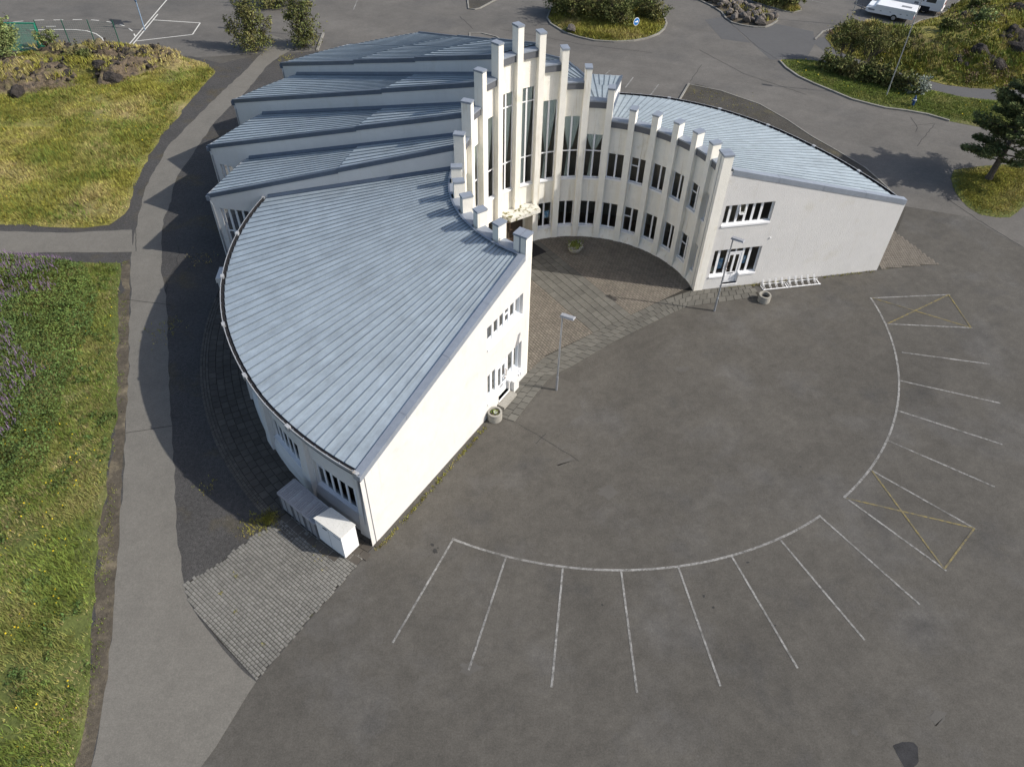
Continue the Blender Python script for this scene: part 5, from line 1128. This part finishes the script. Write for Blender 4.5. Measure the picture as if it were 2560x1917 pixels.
# lupins
LUP = [(-40, 37.1), (-30.9, 37.1), (-27.6, 37.0), (-25.3, 36.3), (-23.4, 33.6), (-22.6, 30.7), (-22.6, 29.2), (-22.1, 26.2), (-21.7, 24.6), (-21.0, 21.8), (-21.4, 20.2), (-22.4, 19.0), (-30, 17.5), (-40, 17)]
P_ = rand_in(LUP, 95000); kk = fbm(P_, .45, 101) + .05 > .38; P_ = P_[kk]; ed = edge_dist(P_, LUP)
top = (.2 + 1.25 * fbm(P_, .75, 103)) * np.clip(.35 + ed / 1.5, .3, 1); zz = glh(P_, np.full(len(P_), 3.0)) + top * (.55 + .45 * rng.random(len(P_)) ** .5)
V, F = leafquads(np.c_[P_, zz], .095, 1.5); link('lupin_leaves', arr_mesh('lupin_leaves', V, F, [m_lupin]), None, kind='stuff')
P_ = rand_in(LUP, 9000); P_ = P_[(fbm(P_, .28, 111) + .02 * (-26 - P_[:, 0]) > .53)]; ed = edge_dist(P_, LUP); top = (.2 + 1.25 * fbm(P_, .75, 103)) * np.clip(.35 + ed / 1.5, .3, 1); z0 = glh(P_, np.full(len(P_), 3.0)) + top * .92
n = len(P_); hgt = .2 + .2 * rng.random(n); an = rng.random((n, 1)) * 6.28; tilt = np.c_[rng.normal(0, .06, (n, 2)), hgt]
tri = np.concatenate([np.stack([np.c_[P_ + .022 * np.c_[np.cos(an + a), np.sin(an + a)], z0], np.c_[P_ + .022 * np.c_[np.cos(an + a + 2.1), np.sin(an + a + 2.1)], z0], np.c_[P_, z0] + tilt], 1) for a in (0, 2.1, 4.2)])
V = tri.reshape(-1, 3); link('lupin_flowers', arr_mesh('lupin_flowers', V, np.arange(len(V)).reshape(-1, 3), [m_purple]), None, kind='stuff')
def specks(name, poly, n, hfun, m, size, z=.3, thr=None):
    P = rand_in(poly, n)
    if thr: P = P[fbm(P, thr[0], thr[1]) > thr[2]]
    d = edge_dist(P, poly); C3 = np.c_[P, hfun(P, d) + z]; V, F = leafquads(C3, size, 3); return link(name, arr_mesh(name, V, F, [m]), None, kind='stuff')
specks('buttercups', [(-24, 36), (-22.6, 33.5), (-20.8, 29), (-18.6, 22), (-16.6, 15), (-14.6, 9), (-17, 8), (-22, 17), (-25, 27)], 420, glh, m_yflower, .07, .2, (.6, 121, .52))
specks('buttercups', VU, 160, guh, m_yflower, .09, .3, (.5, 123, .55))
# lawns and islands
sward('lawn_grass', [p for p in I4 if p[0] < 45], 26000, fI4, m_grass2, .09, .04, None, 3, .8); sward('lawn_grass', [p for p in I5], 15000, fI5, m_grass, .09, .04, None, 3, .8)
sward('island_grass', I1, 20000, fI1, m_grass, .26, .055, None, 3, .7); sward('island_grass', I3, 5000, fI3, m_grass, .4, .08, None, 3, .7); sward('island_grass', I2, 700, fI2, m_grass, .35, .07, (.5, 44, .5))
HV = [p for p in HILL if p[0] < 60]
HV = [(29.02, 75.15), (29.13, 72.3), (30.27, 70.6), (31.46, 69.3), (33.21, 67.75), (34.91, 66.3), (36.65, 65.1), (38.61, 64.6), (40.21, 64.5), (43.0, 64.4), (54, 64), (58, 90), (46.57, 86.64), (43.72, 83.23), (41.99, 81.33), (39.84, 80.09), (37.71, 77.97), (36.16, 76.39), (34.29, 77.9), (32.85, 78.95), (30.6, 77.6)]
sward('hill_grass', HV, 38000, hz, m_grass, .22, .065, None, 3, .8, lambda P: fbm(P, .28, 131) > .36); sward('hill_heather', HV, 14000, hz, m_grass2, .34, .09, (.35, 133, .5), 3, .7)
cc = rand_in(HV, 420); cc = cc[fbm(cc, .3, 151) > .47]; zc = hz(cc, None)
for nm, mm, sel in (('heath_shrubs', m_bushd, 0), ('heath_shrubs', m_willow, 1), ('heather', M('brown_heather', (.15, .105, .065), .9, [(1.5, .3)], irand=.35), 2)):
    c_ = cc[sel::3]; z_ = zc[sel::3]; nn = 60; rr_ = np.repeat(.22 + .4 * rng.random(len(c_)), nn)[:, None]; C3 = np.repeat(np.c_[c_, z_ + .15], nn, 0) + rng.normal(0, .45, (len(c_) * nn, 3)) * np.c_[rr_ * 1.3, rr_ * 1.3, rr_ * .8]
    V, F = leafquads(C3, .12, .5, 1.3); link(nm, arr_mesh(nm, V, F, [mm]), None, kind='stuff')
specks('buttercups', [p for p in I4 if p[0] < 40], 170, fI4, m_yflower, .10, .15, (.5, 141, .5)); specks('buttercups', HV, 60, hz, m_yflower, .14, .3)
# edge weeds along walls and in the gravel
for pts, n in (([(-5.55, 17.5), (-3.4, 21), (-1.2, 24.7)], 260), ([(12.6, 36.0), (16, 36.75), (21.8, 38.0)], 160)):
    Q_ = []
    for _ in range(n): t_ = random.random() * (len(pts) - 1); i = int(t_); f_ = t_ - i; Q_.append((pts[i][0] + (pts[i + 1][0] - pts[i][0]) * f_ + random.uniform(-.05, .1), pts[i][1] + (pts[i + 1][1] - pts[i][1]) * f_ + random.uniform(-.1, .05)))
    Q_ = np.array(Q_); V, F = blades(Q_, np.full(len(Q_), .01), np.full(len(Q_), .07), .04); link('wall_weeds', arr_mesh('wall_weeds', V, F, [m_grass]), None, kind='stuff')
Q_ = np.concatenate([rng.normal((x, y), s, (n, 2)) for x, y, s, n in ((-10.3, 19.0, .22, 420), (-10.9, 18.6, .35, 120), (-13.6, 20.6, .25, 20), (-10.6, 14.6, .03, 8), (-11.4, 15.4, .04, 10), (-9.2, 13.3, .03, 8), (-11.0, 16.2, .04, 8), (-18.5, 66.5, .8, 110), (-20.5, 67.4, .4, 70), (-19.0, 37.6, .5, 40), (-7.9, 17.2, .3, 16), (-19.0, 31.0, .5, 60), (17.8, 60.2, 1.2, 60), (15.6, 62.0, .8, 60))])
V, F = blades(Q_, np.full(len(Q_), .02), np.full(len(Q_), .08), .03); link('gravel_weeds', arr_mesh('gravel_weeds', V, F, [m_grass]), None, kind='stuff')

# ------------------------------------------------------------------ trees and shrubs
def limb(mb, a, b, r0, r1, n=6, bend=.15):
    a, b = Vector(a), Vector(b); mid = (a + b) / 2 + Vector((random.uniform(-1, 1), random.uniform(-1, 1), random.uniform(0, 1))) * bend * (b - a).length
    mb.tube([a, mid, b], [r0, (r0 + r1) / 2, r1], n)
def shrub(name, label, cat, loc, lobes, n, leaf, m, stems=5, group=None, airy=.0):
    """woody plant: several stems and a crown of leaf clumps; lobes: (x, y, z, rx, ry, rz)"""
    t = thing(name, label, cat, loc, 0, group); br = MB(); C3 = []
    wsum = sum(l[3] * l[4] * l[5] for l in lobes)
    for (x, y, z, rx, ry, rz) in lobes:
        limb(br, (x * .15, y * .15, 0), (x, y, z), .05, .02)
        for k in range(stems):
            v = rng.normal(size=3); v /= np.linalg.norm(v); v[2] = abs(v[2]) * .8 + .1; limb(br, (x * .6, y * .6, z * .5), (x + v[0] * rx * .85, y + v[1] * ry * .85, z + v[2] * rz * .85), .02, .006, 5)
        for k in range(5):          # long shoots that break the outline
            v = rng.normal(size=3); v /= np.linalg.norm(v); v[2] = abs(v[2]) * 1.1 + .25; tip = np.array([x, y, z]) + v * np.array([rx, ry, rz]) * rng.uniform(1.1, 1.55); b0 = np.array([x, y, z]); br.tube([tuple(b0), tuple(tip)], [.014, .004], 4)
            tt = rng.random(26)[:, None] ** .7 * .6 + .42; C3.append(b0 + (tip - b0) * tt + rng.normal(0, .09, (26, 3)))
        k = int(n * rx * ry * rz / wsum); nc = max(6, int(k / 26)); v = rng.normal(size=(nc, 3)); v /= np.linalg.norm(v, axis=1)[:, None]; r = (.35 + .65 * rng.random(nc) ** .6)[:, None]; cc = v * r * np.array([rx, ry, rz]) + np.array([x, y, z])
        cc = np.repeat(cc, 26, 0); C3.append(cc + rng.normal(0, 1, cc.shape) * np.array([rx, ry, rz]) * (.13 + airy))
    C3 = np.concatenate(C3); C3 = C3[C3[:, 2] > .04]
    br.build('branches', m_bark, t); V, F = leafquads(C3, leaf, .6, 1.5); link('crown', arr_mesh('crown', V, F, [m]), t); return t
def lob(n, rx, ry, z0, z1, s):
    return [(random.uniform(-rx, rx), random.uniform(-ry, ry), random.uniform(z0, z1), s * random.uniform(.75, 1.2), s * random.uniform(.75, 1.2), s * random.uniform(.7, 1.1)) for _ in range(n)]
# left of the top edge
shrub('willow_tree', 'tall ragged willow on the grass between court and path', 'tree', (-23.7, 68.9, 0), [(0, 0, 1.0, 1.5, 1.1, .9), (-.4, .2, 2.2, 1.1, .9, 1.0), (.35, .3, 3.0, .9, .8, .9), (-.1, .5, 4.0, .7, .6, .8), (-1.9, .5, 1.7, .6, .6, .7), (1.3, .4, 1.9, .6, .6, .9), (-.6, .2, 3.3, .6, .6, .7)], 4300, .12, m_willow, 9, airy=.10)
shrub('willow_tree', 'dark willow beside the short kerb, a lamp post rising from it', 'tree', (-19.4, 70.0, 0), [(0, 0, .8, 1.2, 1.0, .8), (.3, .1, 1.8, 1.1, .9, .9), (-.3, .2, 2.8, .9, .8, .9), (-.5, .4, 3.9, .8, .7, .8), (.5, .4, 3.3, .6, .6, .9), (-1.1, .2, 2.2, .5, .5, .5)], 4000, .12, m_bushd, 9, airy=.10)
shrub('willow_bush', 'rounded bush cut off by the upper edge near the court', 'bush', (-24.6, 79.6, 0), [(0, 0, .9, 1.9, 1.2, 1.0), (.5, .8, 1.8, 1.6, 1.2, 1.2), (-.9, .6, 1.6, 1.2, 1, 1), (1.4, .6, 1.0, .9, .8, .9)], 5000, .13, m_willow, 7, airy=.06)
shrub('willow_tree', 'pale green tree before the football goal', 'tree', (-43.9, 65.2, .4), [(0, 0, 1.2, 1.3, 1.1, 1.1), (-.3, 0, 2.4, 1.3, 1.0, 1.2), (.5, 0, 1.8, 1.0, .9, 1.0), (-.4, .2, 3.6, .9, .8, .9)], 4600, .13, m_willow2, 6, airy=.08)
shrub('shrub', 'small bright green sapling between fence posts', 'bush', (-41.3, 67.5, .3), [(0, 0, .7, .55, .45, .5), (.6, 0, .9, .4, .4, .5), (-.5, 0, .8, .4, .4, .4)], 700, .13, m_willow2, 4)
shrub('shrub', 'dark low bush in the hollow of the lava outcrop', 'bush', (-37.0, 64.6, .5), [(0, 0, .5, .9, .7, .6), (.5, -.5, .4, .7, .6, .5)], 1300, .13, m_bushd, 4)
# shrubs on the big island
isl = [(5.0, 78.3, 1.25, m_willow, 'broad olive willow at the left end of the kerbed island'), (6.6, 79.8, 1.35, m_bushd, 'tall dark willow at the back of the kerbed island'), (7.6, 77.3, 1.2, m_willow, 'olive willow in the middle of the kerbed island'), (9.0, 76.2, 1.25, m_bushd, 'dark round shrub at the front of the kerbed island'),
       (12.6, 78.0, 1.0, m_bushd, 'low dark shrub at the right end of the kerbed island'), (8.3, 80.6, 1.1, m_willow2, 'pale green willow by the lamp post on the island'), (11.4, 81.8, 1.1, m_willow, 'willow behind the small rocks of the island'), (10.4, 79.6, .8, m_willow2, 'small pale shrub between the island willows'), (4.0, 80.3, 1.0, m_bushd, 'dark shrub at the far left corner of the kerbed island')]
for (x, y, s, m, lb) in isl: shrub('willow_bush', lb, 'bush', (x, y, .35), lob(5, s * .7, s * .6, s * .5, s * 1.35, s * .95), int(2600 * s), .125, m, 7, 'shrubs on the kerbed island', .07)
shrub('willow_bush', 'sparse twiggy grey willow at the upper right of the island', 'bush', (13.0, 83.2, .3), lob(5, 1.0, .8, .7, 1.9, 1.0), 500, .10, m_willow, 14, 'shrubs on the kerbed island', .08)
for (x, y, s, lb) in ((4.9, 74.9, .5, 'pale mossy stone at the front left of the island'), (9.4, 79.2, .5, 'grey stone beneath the island lamp post'), (10.2, 77.4, .35, 'small stone among the island shrubs')): put_rock('stone', x, y, .35, s, lb, 'stone')
for (x, y, s, lb) in ((25.4, 84.3, .7, 'low olive bush on the narrow strip behind the boulders'), (27.6, 83.2, .6, 'yellowish bush at the tip of the narrow strip')): shrub('willow_bush', lb, 'bush', (x, y, .2), lob(4, 1.0, .8, .3, .8, .8), 2000, .14, m_willow, 4)
# right grass strip: two small trees, hedge, silver bush
shrub('small_tree', 'small multi-stemmed tree nearer the pointed end of the grass strip', 'tree', (28.9, 68.9, 0), [(-.5, .4, 2.3, .85, .7, .6), (.4, .4, 2.5, .8, .7, .6), (-.1, .6, 3.0, .8, .7, .6), (.7, .2, 1.9, .6, .5, .5), (-.9, .2, 1.8, .6, .5, .5)], 3000, .11, m_willow, 10, airy=.09)
shrub('small_tree', 'sparser small tree between its twin and the tall lamp post', 'tree', (30.4, 68.0, 0), [(-.2, .3, 2.1, .8, .7, .7), (.6, .4, 2.5, .9, .8, .7), (.2, .6, 3.0, .8, .7, .5), (1.2, .2, 2.2, .6, .6, .6)], 1700, .10, m_willow, 16, airy=.14)
hd = []
for k in range(15): s = k / 14; hd.append((26.9 - 30 + s * 5.9 + random.uniform(-.2, .2), 67.4 - 65.4 - s * 4.0 + random.uniform(-.25, .25), random.uniform(.45, .75), random.uniform(.8, 1.0), random.uniform(.65, .85), random.uniform(.6, .8)))
shrub('hedge', 'long dark green hedge on the grass strip below the two small trees', 'hedge', (30, 65.4, .05), hd, 11000, .15, m_bushd, 3)
shrub('silver_bush', 'silvery grey bush at the end of the dark hedge', 'bush', (33.3, 63.3, .05), lob(4, .5, .4, .4, .7, .6), 2300, .11, m_silver, 4)
for (x, y, s, m, lb) in ((44.5, 79.5, .9, m_bushd, 'dark green bush high on the hill'), (41.8, 72.6, .8, m_willow2, 'light green bush in the middle of the hill'), (49.2, 74.2, 1.2, m_bushd, 'dark bush at the right edge of the hill'), (38.2, 71.4, .6, m_willow, 'small olive bush low on the hill')):
    zz = float(hillh(np.array([[x, y]]), edge_dist(np.array([[x, y]]), HILL))[0]); shrub('hill_bush', lb, 'bush', (x, y, zz - .1), lob(4, s * .6, s * .5, s * .3, s * .8, s * .75), int(1500 * s), .15, m, 4)
# pines
def pine(label, loc, H, rad, n, lean=(0, 0), seed=1, low=.22):
    r = random.Random(seed); t = thing('pine_tree', label, 'tree', loc)
    tk = MB(); top = Vector((lean[0], lean[1], H)); sp = lambda s: Vector((lean[0] * s, lean[1] * s, H * s))
    tk.tube([sp(0), sp(.05) , sp(.3), sp(.6), sp(.97)], [.30, .22, .17, .11, .03], 10); tk.build('trunk', m_bark, t)
    br = MB(); C3 = []; D3 = []
    for k in range(n):
        s = low + (1 - low) * (k / n) ** .9; a = k * 2.4 + r.uniform(-.5, .5); ln = rad * (1 - ((s - low) / (1 - low)) ** 1.8 * .8) * r.uniform(.6, 1.12)
        if s < low + .06: ln *= .9
        b0 = sp(s); d = Vector((math.cos(a), math.sin(a), r.uniform(.0, .28))); b1 = b0 + d * ln + Vector((0, 0, .10 * ln)); br.tube([b0, (b0 + b1) / 2 + Vector((0, 0, -.06 * ln)), b1], [.055, .035, .012], 5)
        side = Vector((-d.y, d.x, 0))
        for j in range(11):
            u = .25 + .75 * j / 10; c = b0.lerp(b1, u)
            for q in (-1, 1):
                tw = (d * .55 + side * q * r.uniform(.5, 1.0) + Vector((0, 0, r.uniform(-.05, .4)))).normalized(); l2 = ln * .34 * (1.2 - u * .75) * r.uniform(.6, 1.2)
                for i in range(8):
                    p = c + tw * l2 * (i + .5) / 8; C3.append(p); D3.append(tw)
    br.build('branches', m_bark, t)
    C3 = np.array([p[:] for p in C3]); D3 = np.array([p[:] for p in D3]); C3 = np.repeat(C3, 4, 0) + rng.normal(0, .065, (len(C3) * 4, 3)); D3 = np.repeat(D3, 4, 0)
    V, F = leafquads(C3, .085, .0, 2.6, D3); link('crown', arr_mesh('crown', V, F, [m_needle]), t); return t
pine('big dark pine on the small round lawn, casting its shadow on the road', (33.35, 49.0, .1), 8.2, 3.3, 78, (.9, .4), 3, .17)

# ------------------------------------------------------------------ parked vehicles
def wheel(parent, x, y, r=.32, w=.2):
    m = MB(); n = 18; prof = [(r, -w / 2), (r, w / 2)]
    vs = [(x + r * math.cos(6.2832 * k / n), y + s * w / 2, r + r * math.sin(6.2832 * k / n)) for s in (-1, 1) for k in range(n)]
    m.add(vs, [tuple(range(n)), tuple(reversed(range(n, 2 * n)))] + [(k, k + n, (k + 1) % n + n, (k + 1) % n) for k in range(n)]); wo = m.build('wheel', m_tyre, parent)
    m = MB(); vs = [(x + r * .6 * math.cos(6.2832 * k / n), y + s * (w / 2 + .012), r + r * .6 * math.sin(6.2832 * k / n)) for s in (-1, 1) for k in range(n)]
    m.add(vs, [tuple(range(n)), tuple(reversed(range(n, 2 * n)))]); m.build('rim', m_galv, wo)
# folded camping trailer: drawbar towards -x
t = thing('camping_trailer', 'low white folding camping trailer parked at the kerb by the hill', 'trailer', (37.2, 80.9, 0), R(-31))
def hull(prof, y0, y1, tap=.0):
    m = MB(); n = len(prof); vs = [(x, y0 + (tap if z > 1.0 else 0), z) for x, z in prof] + [(x, y1 - (tap if z > 1.0 else 0), z) for x, z in prof]
    m.add(vs, [tuple(range(n)), tuple(reversed(range(n, 2 * n)))] + [(k, k + n, (k + 1) % n + n, (k + 1) % n) for k in range(n)]); return m
hull([(-2.15, .42), (2.0, .42), (2.15, .55), (2.15, 1.02), (-1.7, 1.02), (-2.45, .82), (-2.45, .5)], -.98, .98).build('body', m_van, t)
hull([(-1.62, 1.025), (2.22, 1.025), (2.22, 1.20), (2.1, 1.25), (-1.5, 1.25), (-1.62, 1.2)], -1.02, 1.02).build('roof', m_van, t)
m = MB(); m.box((1.15, -.1, 1.26), (.95, .42, .03)); m.build('roof_hatch', m_vgrey, t)
m = MB(); m.box((-2.05, 0, .92), (.55, 1.5, .16)); m.build('front_locker', m_van, t)
for y in (-.9, .9): wheel(t, .35, y, .31)
for (x, y, z) in ((-1.0, -.985, .72), (-.1, -.985, .78), (.9, -.985, .76), (1.5, -.985, .80)): m = MB(); m.box((x, y, z), (.16, .02, .05)); m.build('latch', m_vgrey, t)
m = MB(); m.box((-1.9, -.985, .70), (.6, .02, .14)); m.build('panel_stripe', m_vgrey, t)
m = MB(); m.bar((-2.4, -.5, .45), (-3.3, 0, .47), .07); m.bar((-2.4, .5, .45), (-3.3, 0, .47), .07); m.bar((-3.2, 0, .47), (-3.5, 0, .5), .09); m.bar((-3.0, .08, 0), (-3.0, .08, .75), .06); m.build('drawbar', m_fascia, t)
for y in (-.75, .75): m = MB(); m.box((2.16, y, .62), (.03, .22, .16)); m.build('tail_light', m_red, t)
for k in range(4): m = MB(); m.box((2.17, -.45 + k * .3, .82), (.02, .06, .34)); m.build('rear_strap', m_vgrey, t)
# motorhome
t = thing('motorhome', 'white motorhome with rounded roof, cut off by the upper edge', 'camper', (39.9, 84.0, 0), R(-31))
prof = [(-3.0, .4), (-2.9, 1.0), (-2.2, 1.25), (-1.75, 1.85), (-1.9, 2.4), (-1.6, 2.85), (-.8, 3.0), (2.3, 3.0), (3.0, 2.7), (3.3, 2.0), (3.35, 1.0), (3.2, .45)]
hull(prof, -1.1, 1.1).build('body', m_van, t)
def vpan(x0, x1, z0, z1, m_, name, y=-1.105): q = MB(); q.box(((x0 + x1) / 2, y, (z0 + z1) / 2), (x1 - x0, .02, z1 - z0)); return q.build(name, m_, t)
vpan(-.9, .35, 1.35, 1.75, m_vwin, 'window'); vpan(.75, 1.5, 1.15, 1.5, m_vwin, 'window'); vpan(1.7, 2.6, 1.15, 1.5, m_vwin, 'window'); vpan(-1.65, -1.05, 1.15, 1.75, m_vwin, 'cab_window'); vpan(1.5, 2.2, 1.75, 2.3, m_vwin, 'window'); vpan(.0, .7, 1.95, 2.35, m_vwin, 'window'); vpan(.65, 1.05, .8, 1.02, m_vgrey, 'vent')
for a in (-.9, .9):
    wheel(t, -1.9, a, .34); wheel(t, 1.75, a, .34)
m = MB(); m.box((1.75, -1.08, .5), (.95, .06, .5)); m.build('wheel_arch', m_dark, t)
for y in (-.85, .85): m = MB(); m.box((3.34, y, .85), (.04, .2, .4)); m.build('tail_light', m_red, t)
m = MB(); m.box((3.33, 0, .5), (.12, 2.0, .18)); m.build('bumper', m_van, t); m = MB(); m.box((3.30, 0, 1.95), (.06, 1.2, .5)); m.build('rear_window', m_vwin, t)
